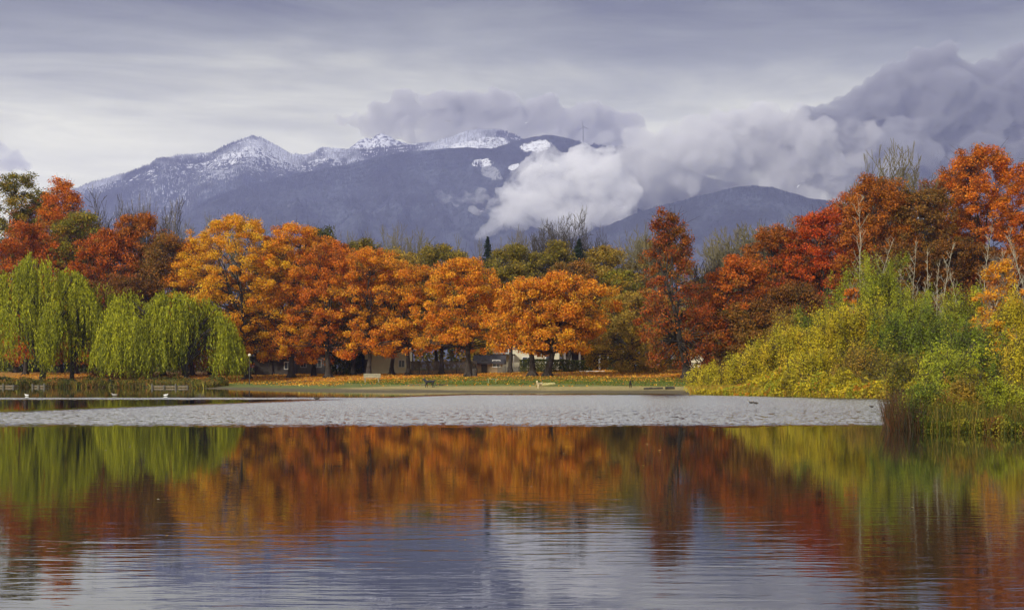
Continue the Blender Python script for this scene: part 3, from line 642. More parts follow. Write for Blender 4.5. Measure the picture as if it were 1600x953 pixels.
others = [
 # right of centre
 ('oak_tree', 990, 168, 930, 1062, 452, 577, 'olivegold', 'low olive gold tree right of the orange maples, behind the green lawn', dict(nclump=180, nleaf=17000, tr=0.2)),
 ('maple_tree', 1074, DG(1074, 591), 985, 1112, 326, 572, 'darkred', 'tall sparse dark red tree with forked black trunk leaning on the lawn edge', dict(nclump=170, nleaf=9500, tr=0.36, lean=-1.6, prof='flame', thin=0.3, lsize=0.17)),
 ('maple_tree', 1096, DG(1096, 589) + 3, 1085, 1225, 395, 580, 'red', 'rusty red tree beside the wooden rail fence, drooping low', dict(nclump=210, nleaf=21000, tr=0.3, prof='dome')),
 ('maple_tree', 1205, 160, 1160, 1275, 350, 560, 'rust', 'rust brown tree between the low red tree and the bright red one', dict(nclump=170, nleaf=15000)),
 ('maple_tree', 1290, 158, 1215, 1352, 325, 545, 'brightred', 'bright scarlet tree rising above the yellow shrubs', dict(nclump=220, nleaf=22000)),
 ('maple_tree', 1365, 152, 1308, 1440, 270, 520, 'rust', 'tall rust brown tree behind the palest birch', dict(nclump=240, nleaf=24000, prof='oval')),
 ('maple_tree', 1440, 152, 1375, 1510, 288, 540, 'rustgreen', 'brown and green tree below the bare crown on the right', dict(nclump=240, nleaf=23000)),
 ('maple_tree', 1535, 155, 1455, 1615, 228, 520, 'redorange', 'highest orange-red tree on the right bank', dict(nclump=280, nleaf=28000, prof='oval', thin=0.1)),
 ('maple_tree', 1618, 150, 1552, 1700, 242, 540, 'redorange', 'orange-red tree cut by the right edge of the photo', dict(nclump=240, nleaf=22000)),
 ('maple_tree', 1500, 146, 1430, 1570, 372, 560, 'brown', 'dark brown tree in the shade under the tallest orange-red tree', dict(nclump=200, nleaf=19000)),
 ('maple_tree', 1590, 142, 1540, 1660, 385, 560, 'rust', 'rust tree low on the right behind the amber sapling', dict(nclump=180, nleaf=15000)),
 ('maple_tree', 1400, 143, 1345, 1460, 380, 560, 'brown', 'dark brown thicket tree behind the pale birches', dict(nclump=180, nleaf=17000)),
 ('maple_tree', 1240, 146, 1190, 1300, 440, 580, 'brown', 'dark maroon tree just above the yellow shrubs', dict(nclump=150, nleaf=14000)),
 ('maple_tree', 1170, 148, 1125, 1215, 470, 592, 'rustgreen', 'small brown green tree at the lawn corner before the rusty red tree', dict(nclump=130, nleaf=12000)),
 ('maple_tree', 1482, 160, 1425, 1545, 262, 540, 'rust', 'rust orange tree between the bare crown and the highest orange-red tree', dict(nclump=200, nleaf=18000)),
 ('maple_tree', 1330, 162, 1285, 1385, 292, 540, 'red', 'orange-red tree between the scarlet tree and the tall rust tree', dict(nclump=180, nleaf=15000)),
 # left
 ('poplar_tree', 25, 216, -25, 84, 266, 560, 'greenyellow', 'tall green-yellow poplar at the top left corner of the wood', dict(nclump=200, nleaf=16000, lsize=0.22, prof='oval', thin=0.15)),
 ('poplar_tree', -40, 214, -95, 10, 275, 560, 'greenyellow', 'green-yellow tree cut by the left edge', dict(nclump=160, nleaf=11000, lsize=0.24)),
 ('maple_tree', 95, 213, 42, 152, 278, 560, 'redorange', 'orange-red tree top beside the tall poplar', dict(nclump=180, nleaf=14000, lsize=0.22, prof='oval', thin=0.15)),
 ('maple_tree', 40, 205, -25, 106, 344, 560, 'red', 'rounded red tree directly above the left willow', dict(nclump=220, nleaf=18000, lsize=0.22)),
 ('maple_tree', 62, 222, 10, 125, 300, 560, 'rust', 'rust tree filling the notch between the poplar and the orange-red top', dict(nclump=160, nleaf=12000, lsize=0.22)),
 ('maple_tree', 118, 208, 80, 165, 322, 560, 'greenyellow', 'dull green-brown tree between two red crowns on the left', dict(nclump=150, nleaf=11000, lsize=0.22)),
 ('maple_tree', 165, 203, 108, 226, 356, 560, 'red', 'deep red tree above the gap between the two willows', dict(nclump=200, nleaf=16000, lsize=0.22)),
 ('maple_tree', 215, 206, 165, 270, 330, 560, 'rust', 'rust tree with dark pointed top beneath the bare grey trees', dict(nclump=180, nleaf=14000, lsize=0.22, prof='oval')),
 ('maple_tree', 255, 200, 215, 310, 365, 560, 'rustgreen', 'dark rust tree left of the tall golden orange maple', dict(nclump=170, nleaf=14000, lsize=0.22)),
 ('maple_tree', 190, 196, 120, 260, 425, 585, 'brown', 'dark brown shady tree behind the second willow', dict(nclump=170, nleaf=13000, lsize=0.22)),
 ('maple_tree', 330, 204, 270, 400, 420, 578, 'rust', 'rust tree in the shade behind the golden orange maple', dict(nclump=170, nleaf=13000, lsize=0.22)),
 # behind, centre
 ('ash_tree', 498, 222, 462, 540, 354, 560, 'dkgreen', 'dark green tree top behind the orange-red maple', dict(nclump=120, nleaf=8000, lsize=0.24)),
 ('ash_tree', 425, 215, 380, 480, 400, 560, 'olive', 'olive tree hidden behind the second orange maple', dict(nclump=120, nleaf=8500, lsize=0.24)),
 ('ash_tree', 560, 226, 500, 632, 372, 550, 'olive', 'olive tree under bare twigs, behind the slim maple', dict(nclump=170, nleaf=11000, lsize=0.24, thin=0.3)),
 ('ash_tree', 610, 218, 550, 672, 386, 550, 'olivegold', 'yellowing tree between slim and rounded maples', dict(nclump=150, nleaf=10000, lsize=0.24)),
 ('oak_tree', 682, 228, 612, 752, 379, 540, 'olive', 'smooth domed olive tree left of the dark fir', dict(nclump=240, nleaf=17000, lsize=0.24, prof='dome')),
 ('oak_tree', 800, 224, 735, 868, 382, 540, 'olive', 'domed olive tree right of the dark fir', dict(nclump=240, nleaf=17000, lsize=0.24, prof='dome')),
 ('oak_tree', 872, 226, 812, 935, 376, 540, 'olive', 'olive tree under the tall bare tree', dict(nclump=200, nleaf=12000, lsize=0.24, prof='dome')),
 ('oak_tree', 945, 222, 885, 1010, 383, 560, 'olivegold', 'gold green domed tree right of the tall bare tree', dict(nclump=220, nleaf=16000, lsize=0.24, prof='dome')),
 ('oak_tree', 1035, 222, 965, 1095, 374, 560, 'olivegold', 'gold green tree behind the sparse dark red tree', dict(nclump=220, nleaf=15000, lsize=0.24, prof='dome')),
 ('oak_tree', 1120, 205, 1070, 1175, 420, 565, 'olive', 'olive tree half hidden behind the rusty red tree', dict(nclump=180, nleaf=13000, lsize=0.24, prof='dome')),
 ('oak_tree', 1215, 200, 1160, 1270, 400, 565, 'rustgreen', 'brown green tree behind the rust brown tree', dict(nclump=180, nleaf=12000, lsize=0.24)),
 ('oak_tree', 760, 222, 700, 820, 440, 565, 'olivegold', 'yellowing tree behind the broad maple above the hut', dict(nclump=150, nleaf=11000, lsize=0.24)),
 ('maple_tree', 300, 200, 262, 350, 372, 560, 'orange', 'orange tree half hidden behind the left side of the golden maple', dict(nclump=130, nleaf=10000, lsize=0.19)),
 ('ash_tree', 424, 204, 378, 472, 372, 545, 'rustgreen', 'brown green tree filling the gap behind the first two orange maples', dict(nclump=130, nleaf=10000, lsize=0.2)),
 ('ash_tree', 490, 198, 455, 535, 362, 545, 'orange', 'orange tree top behind the orange-red leaning maple', dict(nclump=120, nleaf=9500, lsize=0.2)),
 ('ash_tree', 552, 194, 505, 600, 396, 545, 'olivegold', 'gold green tree behind the slim maple and its left neighbour', dict(nclump=130, nleaf=10000, lsize=0.2)),
 ('ash_tree', 612, 190, 570, 660, 402, 540, 'gold', 'golden tree behind the rounded orange maple', dict(nclump=130, nleaf=9500, lsize=0.2)),
 ('ash_tree', 690, 188, 645, 740, 418, 540, 'olivegold', 'gold green tree behind the rounded and the broad maple', dict(nclump=130, nleaf=10000, lsize=0.2)),
 ('ash_tree', 797, 186, 755, 840, 412, 530, 'olive', 'olive tree behind the gap above the cream house', dict(nclump=120, nleaf=9000, lsize=0.2)),
 ('ash_tree', 885, 182, 845, 950, 406, 545, 'rustgreen', 'brown green tree behind the wide maple of the close pair', dict(nclump=140, nleaf=11000, lsize=0.2)),
 ('ash_tree', 962, 186, 925, 1010, 418, 560, 'greenyellow', 'green tree with yellow patches behind the low olive gold tree', dict(nclump=130, nleaf=10000, lsize=0.2)),
]
for i, (nm, px, D, l, r, tp, bt, pal, lab, kw) in enumerate(others):
    kw.setdefault('tr', 0.26)
    if D > 195: kw.setdefault('clr', 1.1)
    plant(nm, 'tree', lab, px, D, l, r, tp, bt, pal, 200 + i, **kw)

# bare trees ---------------------------------------------------------------
def bare_mesh(seed, H, spread, bark, depth=7, tw=0.02, tr=0.2, upright=0.35, first=0.3):
    rs = np.random.RandomState(seed)
    A, B, R0, R1 = [], [], [], []
    def rec(p, d_, L, r, lev):
        n = 2
        for i in range(n):
            q_ = p + d_ * L / n; r2 = r * 0.86
            A.append(p); B.append(q_); R0.append(max(r, tw)); R1.append(max(r2, tw * 0.8))
            p = q_; r = r2
            d_ = d_ + rs.normal(size=3) * 0.10 + np.array([0, 0, 0.05]); d_ /= np.linalg.norm(d_)
            if lev < depth and (i == 0) and lev > 0:
                a = rs.normal(size=3); a = a - d_ * a.dot(d_); a /= np.linalg.norm(a)
                nd = d_ * 0.8 + a * spread; nd[2] += upright * 0.5; nd /= np.linalg.norm(nd)
                rec(p, nd, L * rs.uniform(0.55, 0.75), r * 0.6, lev + 1)
        if lev >= depth: return
        for k in range(2 if lev else 3):
            a = rs.normal(size=3); a = a - d_ * a.dot(d_); a /= np.linalg.norm(a)
            nd = d_ + a * spread * rs.uniform(0.6, 1.2); nd[2] += upright; nd /= np.linalg.norm(nd)
            rec(p, nd, L * rs.uniform(0.68, 0.88), r * 0.7, lev + 1)
    rec(np.array([0., 0, -0.1]), np.array([0., 0, 1.]), H * first, tr, 0)
    A = np.array(A); B = np.array(B)
    s = H / B[:, 2].max(); A = A * s; B = B * s
    V, f = segs(A, B, np.array(R0), np.array(R1), 3)
    tops = B[np.array(R1) <= tw * 1.01]
    return np_mesh('branches', V, f, bark), tops
def bare(px, D, top, width, label, src=None, seed=0, bark=None, group='bare trees behind the wood', name='bare_tree', **kw):
    x = X(px, D); z = G(x, D); H = Z(top, D) - z
    me, tops = bare_mesh(seed, H, kw.pop('spread', 0.5), bark or BARKG, **kw)
    wv = np.ptp(tops[:, 0]); sx = (width * D / F) / max(wv, 0.1)
    o = link(name, me, None, (x, D, z)); o.scale = (sx, min(sx, 1.4), 1)
    return tag(o, label, 'tree', group)
bl = [
 (140, 226, 305, 60, 'bare grey tree just right of the orange-red top, leftmost of the bare ones', 1),
 (168, 228, 292, 60, 'bare grey tree, second from the left, against the mountain foot', 2),
 (198, 226, 302, 50, 'bare grey tree above the dark pointed rust top', 3),
 (243, 226, 318, 50, 'bare grey tree left of the narrow gap by the golden maple', 4),
 (268, 224, 306, 56, 'bare grey tree nearest the golden orange maple on its left', 5),
 (118, 228, 300, 50, 'bare grey tree hugging the right side of the orange-red top', 51),
 (222, 228, 298, 60, 'bare grey tree rising from the notch in the rust crowns', 52),
 (290, 224, 312, 46, 'bare grey tree half behind the left edge of the golden maple', 53),
 (645, 240, 348, 60, 'bare tree over the left half of the domed olive tree', 54),
 (518, 232, 356, 50, 'bare tree immediately right of the small dark fir', 55),
 (825, 238, 350, 50, 'bare tree touching the left side of the central pair', 56),
 (1150, 206, 346, 90, 'bare greenish tree between two others above the rusty red tree', 57),
 (1245, 206, 336, 80, 'bare grey tree between rust brown and scarlet trees', 58),
 (1345, 190, 286, 70, 'bare grey tree just left of the big fan-shaped bare crown', 59),
 (335, 220, 330, 60, 'bare twigs poking above the golden orange maple', 6),
 (385, 222, 336, 60, 'bare twigs behind the seam of the two tallest orange maples', 7),
 (430, 222, 340, 50, 'bare twigs above the second orange maple', 8),
 (550, 236, 350, 70, 'bare tree right of the dark green tree top', 9),
 (590, 238, 346, 70, 'bare tree above the yellowing tree', 10),
 (628, 238, 356, 60, 'bare tree at the left shoulder of the domed olive tree', 11),
 (668, 244, 352, 60, 'bare tree behind the middle of the domed olive tree', 12),
 (705, 244, 364, 60, 'bare tree at the right shoulder of the domed olive tree', 13),
 (738, 240, 372, 46, 'low bare tree immediately left of the dark fir', 14),
 (800, 240, 358, 60, 'bare tree between the dark fir and the tall bare tree', 15),
 (848, 236, 340, 56, 'tall bare tree, left one of the central pair', 16),
 (892, 236, 326, 76, 'tallest bare tree in the centre against white cloud', 17),
 (932, 236, 350, 50, 'low spreading bare tree right of the central tallest one', 18),
 (1020, 222, 342, 80, 'bare tree left of the sparse dark red top', 19),
 (1128, 205, 352, 90, 'bare greenish tree just right of the sparse dark red top', 20),
 (1175, 206, 342, 90, 'bare greenish tree above the rusty red tree', 21),
 (1222, 205, 338, 80, 'bare grey tree above the rust brown tree', 22),
 (1270, 204, 330, 80, 'bare grey tree left of the scarlet tree top', 23),
 (1318, 204, 322, 70, 'bare grey tree between scarlet tree and tall rust tree', 24),
]
for (px, D, tp, wd, lab, sd) in bl:
    bare(px, D, tp, wd * 1.45, lab, seed=sd, depth=7 if sd > 14 else 6, tw=0.065 if sd < 6 else 0.06 if sd > 18 else 0.05, tr=0.24, bark=BARKD if sd < 6 or 15 < sd < 19 else BARKG if sd > 21 else BARKO, upright=0.10, spread=0.66, first=0.36)
bare(1415, 164, 217, 190, 'large fan-shaped bare tree on the right against the dark cloud', seed=31, depth=7, tw=0.042, tr=0.24, bark=BARKO, spread=0.52, upright=0.18)
bare(1108, 160, 400, 90, 'dark-limbed thin tree directly right of the sparse dark red tree', seed=32, depth=6, tw=0.03, tr=0.24, bark=BARK, spread=0.5)
def birch(px, D, top, width, label, seed):
    rs = np.random.RandomState(seed); x = X(px, D); z = G(x, D); H = Z(top, D) - z; W = width * D / F
    A, B, R0, R1 = [], [], [], []
    def line(p, d_, L, r, n, curve):
        pts = [np.array(p, float)]
        for i in range(n):
            d_ = d_ + rs.normal(size=3) * 0.06 + np.array([0, 0, curve]); d_ = d_ / np.linalg.norm(d_)
            pts.append(pts[-1] + d_ * L / n)
            A.append(pts[-2]); B.append(pts[-1]); R0.append(r * (1 - i / n) + 0.008); R1.append(r * (1 - (i + 1) / n) + 0.007)
        return pts
    for s in range(1 + (seed % 3 == 0) + (seed % 2)):
        h_ = H if s == 0 else H * rs.uniform(0.7, 0.92)
        st = line((rs.normal() * .15 * s, 0, -.1), np.array([rs.normal() * .05 + .09 * s * (-1) ** seed, rs.normal() * .04, 1.]), h_ * 1.02, 0.06, 16, 0.03)
        for i in range(5, 16):
            for k in range(2):
                a = rs.uniform(0, 6.28); L = W * 0.75 * (1 - (i / 16) ** 2 * .75) * rs.uniform(.6, 1.1)
                br_ = line(st[i], np.array([math.cos(a), math.sin(a), 1.25]), L, 0.010, 5, 0.12)
                for j in (2, 3, 4):
                    a = rs.uniform(0, 6.28); line(br_[j], np.array([math.cos(a), math.sin(a), .9]), L * .45, 0.004, 3, 0.08)
    V, f = segs(np.array(A), np.array(B), np.array(R0), np.array(R1), 4)
    tag(link('birch_tree', np_mesh('branches', V, f, BARKP), None, (x, D, z)), label, 'tree', 'pale birches on the right bank')
# pale saplings
pl = [(1358, 124, 303, 66, 'tallest pale birch, leftmost of the bare white stems', 41), (1402, 122, 372, 54, 'pale bare birch with several stems, second from the left', 42),
      (1432, 121, 410, 30, 'short pale bare birch stem in the middle of the row', 43), (1463, 122, 378, 46, 'pale bare birch with upright fork above green shrubs', 44), (1500, 120, 420, 40, 'thin pale birch leaning left of the amber sapling', 45),
      (1578, 112, 362, 60, 'pale birch just right of the amber sapling', 46), (1606, 114, 352, 60, 'pale birch at the right edge', 47), (1385, 123, 392, 30, 'thin pale birch close to the right of the tallest birch', 48),
      (1448, 120, 384, 30, 'thin pale birch touching the forked one on its left', 49), (1480, 121, 392, 30, 'thin pale birch on the right of the forked one', 50), (1540, 116, 350, 46, 'tall thin pale birch rising behind the amber sapling', 60)]
for (px, D, tp, wd, lab, sd) in pl:
    birch(px, D, tp, wd, lab, sd)

# conifer ---------------------------------------------------------------
def fir(px, D, top, wpx, label, seed):
    rs = np.random.RandomState(seed)
    x = X(px, D); z = G(x, D); H = Z(top, D) - z; W = wpx * D / F
    o = thing('fir_tree', label, 'tree', (x, D, z))
    V, f = segs([(0, 0, -0.1), (0, 0, H * .5)], [(0, 0, H * .5), (0, 0, H)], [0.3, 0.18], [0.18, 0.02], 6)
    link('trunk', np_mesh('trunk', V, f, BARK), o)
    n = 9000; tt = rs.rand(n) ** 1.5; lay = np.clip(tt + 0.018 * np.sin(tt * 75), 0, 1)
    rad = (1 - lay) ** 0.75 * W * 0.5 * (0.8 + 0.3 * np.sin(lay * 75 + 1)); th = rs.uniform(0, 6.28, n); rad = rad * (0.85 + 0.2 * np.sin(th * 5 + np.floor(lay * 12) * 2))
    q_ = rs.rand(n) ** 0.6
    c = np.stack([rad * q_ * np.cos(th), rad * q_ * np.sin(th), lay * H - q_ * rad * 0.28], -1)
    ow_ = c * np.array([1, 1, 0]); ow_ /= np.linalg.norm(ow_, axis=1, keepdims=True) + 1e-6
    tn = np.array([(0.02, 0.035, 0.02)]) * rs.uniform(0.6, 1.5, (n, 1))
    LV, lf, lc = leaves(rs, c, np.full(n, 0.26), ow_, tn, 0.4)
    link('crown', np_mesh('crown', LV, lf, LEAF, lc), o)
fir(762, 240, 369, 95, 'small dark blue-green fir pointing up before the mist', 1)
fir(905, 222, 372, 100, 'dark fir half hidden below the tallest bare tree', 2)
fir(510, 224, 368, 40, 'dark fir beside the dark green tree top', 3)
fir(560, 205, 520, 90, 'black-green fir low between the house walls, behind the long trunk', 4)

# willows ----------------------------------------------------------------
def willow(px, D, domes, label, seed, tr=0.42, trunks=(0,), limit=0.3):
    """domes: (px centre, py top, half width px, py of rim)"""
    rs = np.random.RandomState(seed)
    x = X(px, D); z = G(x, D)
    o = thing('willow_tree', label, 'tree', (x, D, z), 0, 'weeping willows at the left shore')
    parts = []; LC = []; LT = []; cid = 0; cids = []
    for (dpx, tp, hw, rim, ns, dy) in domes:
        cx = X(dpx, D) - x; ztop = Z(tp, D) - z; rw = hw * D / F; zr = Z(rim, D) - z
        # limbs from the trunk to the dome
        for k in range(7):
            a = rs.uniform(0, 6.28); e = np.array([cx + math.cos(a) * rw * .6, dy + math.sin(a) * rw * .6, ztop - rs.uniform(.5, 1.5)])
            s0 = np.array([0, 0, 2.0 + rs.rand()]); md = (s0 + e) / 2 + np.array([0, 0, 1.2])
            parts.append(segs([s0, md], [md, e], [tr * .45, tr * .25], [tr * .25, 0.05], 6))
        th = rs.uniform(0, 6.28, ns); rr = np.sqrt(rs.rand(ns)) * (1 + 0.13 * np.sin(3 * th + seed) + 0.1 * np.sin(7 * th))
        sx_ = cx + rr * rw * np.cos(th); sy_ = dy + rr * rw * 0.8 * np.sin(th)
        sz_ = zr + (ztop - zr) * np.sqrt(np.clip(1 - (rr * 0.93) ** 2, 0.02, 1)) * rs.uniform(0.86, 1.03, ns) + 0.5 * np.sin(th * 4 + rr * 6)
        kp = fbm(sx_ * .55 + 60 + seed, sy_ * .55 + sz_ * .25, 3) > 0.40
        sx_, sy_, sz_, th, rr = sx_[kp], sy_[kp], sz_[kp], th[kp], rr[kp]; ns = len(th)
        L = np.minimum(rs.uniform(1.5, 4.2, ns) + 3.6 * rr * rs.rand(ns), sz_ - limit - rs.uniform(0, 1.8, ns)).clip(0.8)
        L *= np.where((rr > 0.8) & (rs.rand(ns) < 0.5), 1.5, 1); hem = limit + 1.5 * (1 + np.sin(th * 3 + seed * 2 + dpx)) * rs.uniform(.3, 1, ns) + (rs.rand(ns) < .15) * 1.5; L = np.minimum(L, sz_ - hem).clip(0.5)
        nl = 26
        u = np.arange(nl) / nl
        out = np.stack([np.cos(th), np.sin(th)], -1)
        P = np.zeros((ns, nl, 3))
        bow = (1 - np.exp(-u * 5))[None, :] * rs.uniform(0.1, 1.7, ns)[:, None]
        sway = rs.normal(size=(ns, 1)) * 0.25 * u[None] ** 2
        P[:, :, 0] = sx_[:, None] + out[:, :1] * bow + sway; P[:, :, 1] = sy_[:, None] + out[:, 1:] * bow
        P[:, :, 2] = sz_[:, None] - u[None] * L[:, None] + (rs.uniform(0, 1.1, ns)[:, None]) * np.sin(np.minimum(u * 9, 3.14))[None]
        c = P.reshape(-1, 3) + rs.normal(size=(ns * nl, 3)) * 0.07
        LC.append(c)
        # hanging clumps share a tone by angle
        grp = (np.floor((th / 6.283) * 19) + 19 * np.floor(rr * 4) + rs.randint(0, 3, ns)).astype(int) % 76
        cids.append(np.repeat(grp, nl) + cid); cid += 76
    c = np.concatenate(LC); ids = np.concatenate(cids)
    tn = tones(rs, 'willow', ids, cid, 0.6)
    n = len(c)
    dn = np.array([[0, 0, -1.0]]) + rs.normal(size=(n, 3)) * 0.28; dn /= np.linalg.norm(dn, axis=1, keepdims=True)
    sd_ = np.cross(dn, rs.normal(size=(n, 3))); sd_ /= np.linalg.norm(sd_, axis=1, keepdims=True)
    s = rs.uniform(0.16, 0.3, (n, 1))
    V = np.stack([c - dn * s * .6, c + sd_ * s * 0.24, c + dn * s, c - sd_ * s * 0.24], 1).reshape(-1, 3)
    link('crown', np_mesh('crown', V, np.arange(4 * n).reshape(n, 4), LEAF, np.repeat(tn, 4, 0)), o)
    for tx_ in trunks:
        pts = np.array([(tx_, 0, -0.2), (tx_, 0, 0.5), (tx_ * .8 + 0.15, 0, 1.6), (tx_ * .6, 0.1, 3.2), (tx_ * .3 - 0.3, 0.1, 5.5)]); rd = tr * np.array([1.5, 1.1, .95, .8, .5])
        parts.append(segs(pts[:-1], pts[1:], rd[:-1], rd[1:], 8))
    V, f = join(parts)
    link('trunk', np_mesh('trunk', V, f, BARK, smooth=True), o)
willow(66, 184, [(60, 402, 40, 480, 747, 0), (20, 424, 34, 500, 552, 1.0), (104, 428, 36, 500, 529, 0.6), (-2, 455, 30, 540, 379, -0.8), (132, 462, 24, 520, 252, 0), (40, 470, 34, 550, 345, -2.6),
       (100, 478, 24, 545, 494, -3.4)], 'larger weeping willow at the far left shore, green', 1, limit=0.6)
willow(288, 179, [(272, 462, 44, 510, 690, 0), (200, 462, 34, 520, 436, 1.0), (232, 480, 34, 540, 413, 0.4), (318, 474, 34, 530, 644, -0.4), (344, 500, 26, 560, 482, -0.5), (206, 496, 36, 556, 644, -3.2),
        (250, 520, 26, 570, 345, -3.0), (354, 530, 13, 565, 172, 0.5)], 'lower wider weeping willow right of the larger one, yellow-green', 2, limit=0.5)
willow(112, 186, [(150, 450, 34, 520, 482, 1.5), (176, 474, 26, 530, 299, 1.0)], 'small willow squeezed between the two big weeping willows', 3, tr=0.28)

# shrubs on the right bank -------------------------------------------------
SG = 'autumn shrubs on the right bank'
shr = [
 (1108, 118, 1078, 1140, 582, 'yellow', 'small yellow shrub at the lawn corner, first on the right bank'),
 (1150, 116, 1118, 1190, 567, 'yellow', 'low golden shrub, second along the right bank'),
 (1196, 114, 1160, 1235, 546, 'yellow', 'bright yellow rounded shrub before the dark maroon tree'),
 (1240, 113, 1200, 1285, 522, 'yellow', 'yellow shrub with a feathery top, right of the rounded one'),
 (1228, 126, 1185, 1275, 508, 'olivegold', 'gold green bush behind the feathery yellow shrub'),
 (1272, 124, 1235, 1320, 500, 'green', 'green bush tucked behind the yellow shrubs'),
 (1290, 110, 1245, 1335, 505, 'yellow', 'tall yellow shrub in the middle of the bank'),
 (1325, 122, 1285, 1375, 455, 'yellowgreen', 'high yellow-green bush left of the tallest birch'),
 (1343, 108, 1300, 1390, 490, 'yellow', 'golden shrub at the foot of the tallest birch'),
 (1378, 118, 1335, 1425, 432, 'yellowgreen', 'tall light green bush around the tallest birch stem'),
 (1395, 106, 1350, 1440, 512, 'green', 'green shrub above the point of the reeds'),
 (1430, 112, 1385, 1475, 478, 'yellowgreen', 'yellow-green bush between the birch stems'),
 (1452, 104, 1405, 1500, 505, 'green', 'broad green shrub behind the reeds'),
 (1500, 108, 1450, 1550, 480, 'yellowgreen', 'light shrub left of the amber sapling'),
 (1520, 98, 1470, 1572, 520, 'green', 'green shrub below the amber sapling'),
 (1585, 100, 1540, 1640, 480, 'yellow', 'yellow shrub at the right edge behind the reeds'),
 (1600, 90, 1555, 1660, 540, 'yellow', 'low golden shrub at the right edge'),
 (1480, 88, 1430, 1530, 560, 'yellowgreen', 'low pale green shrub just above the reed tips'),
 (1340, 104, 1295, 1385, 560, 'olivegold', 'low tawny shrub near the water in the middle of the bank'),
 (1270, 107, 1225, 1315, 565, 'yellow', 'low yellow shrub near the water left of the tawny one'),
 (1388, 99, 1350, 1425, 570, 'olive', 'low dull green shrub by the water at the reed point'),
 (1420, 90, 1385, 1465, 575, 'greenyellow', 'low dark shrub behind the left end of the reeds'),
]
for i, (px, D, l, r, tp, pal, lab) in enumerate(shr):
    Wm = (r - l) * D / F; Hm = Z(tp, D)
    nl = int(10500 * max(0.6, Wm * Hm / 22))
    plant('shrub', 'shrub', lab, px, D, l, r, tp, 612, pal, 400 + i, group=SG, crownname='foliage', trunkname='stems',
          nclump=int(90 * max(0.7, Wm * Hm / 22)), nleaf=nl, lsize=0.09, tr=0.07, multi=5, prof='dome', clr=0.6, bark=BARK, vert=1.9, twr=0.02, pc=0.7)
plant('sapling', 'sapling', 'narrow amber orange sapling near the right edge above green shrubs', 1558, 104, 1530, 1592, 402, 560, 'amber', 451,
      nclump=70, nleaf=4200, lsize=0.12, tr=0.06, prof='oval', clr=0.45, bark=BARKG, thin=0.2)
plant('sapling', 'sapling', 'spreading amber branches right of the green shrubs, lower than the narrow one', 1535, 100, 1485, 1600, 500, 600, 'amber', 452,
      nclump=60, nleaf=3600, lsize=0.12, tr=0.06, prof='dome', clr=0.4, bark=BARKG, thin=0.4)
plant('sapling', 'sapling', 'slim orange sapling beside the tallest birch', 1330, 112, 1315, 1345, 448, 560, 'redorange', 453,
      nclump=24, nleaf=900, lsize=0.12, tr=0.05, prof='oval', clr=0.4, bark=BARKG, thin=0.3)
# shrubs among the reeds on the near point
for i, (px, D, l, r, tp, pal, lab) in enumerate([
 (1445, 44, 1412, 1480, 612, 'green', 'leafy green bush in the left part of the reeds'),
 (1500, 44.5, 1465, 1540, 604, 'olivegold', 'tawny bush standing in the middle of the reeds'),
 (1560, 44, 1525, 1600, 602, 'yellowgreen', 'yellow-green bush in the right part of the reeds'),
 (1615, 45, 1580, 1660, 598, 'olive', 'dull bush at the right edge among the reeds')]):
    plant('shrub', 'shrub', lab, px, D, l, r, tp, 668, pal, 470 + i, group='bushes in the reeds', crownname='foliage', trunkname='stems',
          nclump=60, nleaf=4200, lsize=0.05, tr=0.02, multi=5, prof='dome', clr=0.2, bark=BARK, twr=0.004, vert=1.7)

# ------------------------------------------------------------------ stuff: reeds, bank growth, fallen leaves, grass
def blades(rs, x, y, z, h_, wd, tn, lean=0.25):
    n = len(x); b_ = np.stack([x, y, z], -1)
    a = rs.uniform(0, 6.28, n); s = np.stack([np.cos(a), np.sin(a), 0 * a], -1) * wd[:, None]
    ln = rs.normal(size=(n, 3)) * lean * h_[:, None]; ln[:, 2] = h_
    V = np.stack([b_ - s, b_ + s, b_ + ln * 0.6 + s * .7, b_ + ln], 1).reshape(-1, 3)
    return V, np.arange(4 * n).reshape(n, 4), np.repeat(tn, 4, 0)
def shore_pts(rs, n, xr, yr, dmin, dmax):
    x = rs.uniform(*xr, n); y = rs.uniform(*yr, n); dd = shore_dist(x, y)
    k = (dd > dmin) & (dd < dmax); return x[k], y[k]
def pick(rs, pal, n, v=0.35):
    p = np.array(pal); return p[rs.randint(len(p), size=n)] * rs.uniform(1 - v, 1 + v, (n, 1))
rs = np.random.RandomState(5)
x, y = shore_pts(rs, 34000, (10.5, 24), (38, 56), -0.35, 4.5)
tn = pick(rs, [(0.05, 0.065, 0.008), (0.10, 0.10, 0.01), (0.16, 0.10, 0.015), (0.03, 0.04, 0.006), (0.22, 0.16, 0.02)], len(x))
left = x < 12.45 * (y / 43.0)
tn[left] = pick(rs, [(0.10, 0.035, 0.012), (0.05, 0.03, 0.012), (0.03, 0.03, 0.01)], left.sum())
hh = rs.uniform(0.5, 1.25, len(x)) * np.where(left, 1.05, 0.45 + 0.8 * fbm(x * 1.2, y * 1.2, 2))
V, f, c = blades(rs, x, y, gh(x, y), hh, np.full(len(x), 0.008), tn, 0.22)
tag(link('reeds', np_mesh('reeds', V, f, TONED, c)), 'dense green and rust reeds on the near point at the right', 'reeds', kind='stuff')
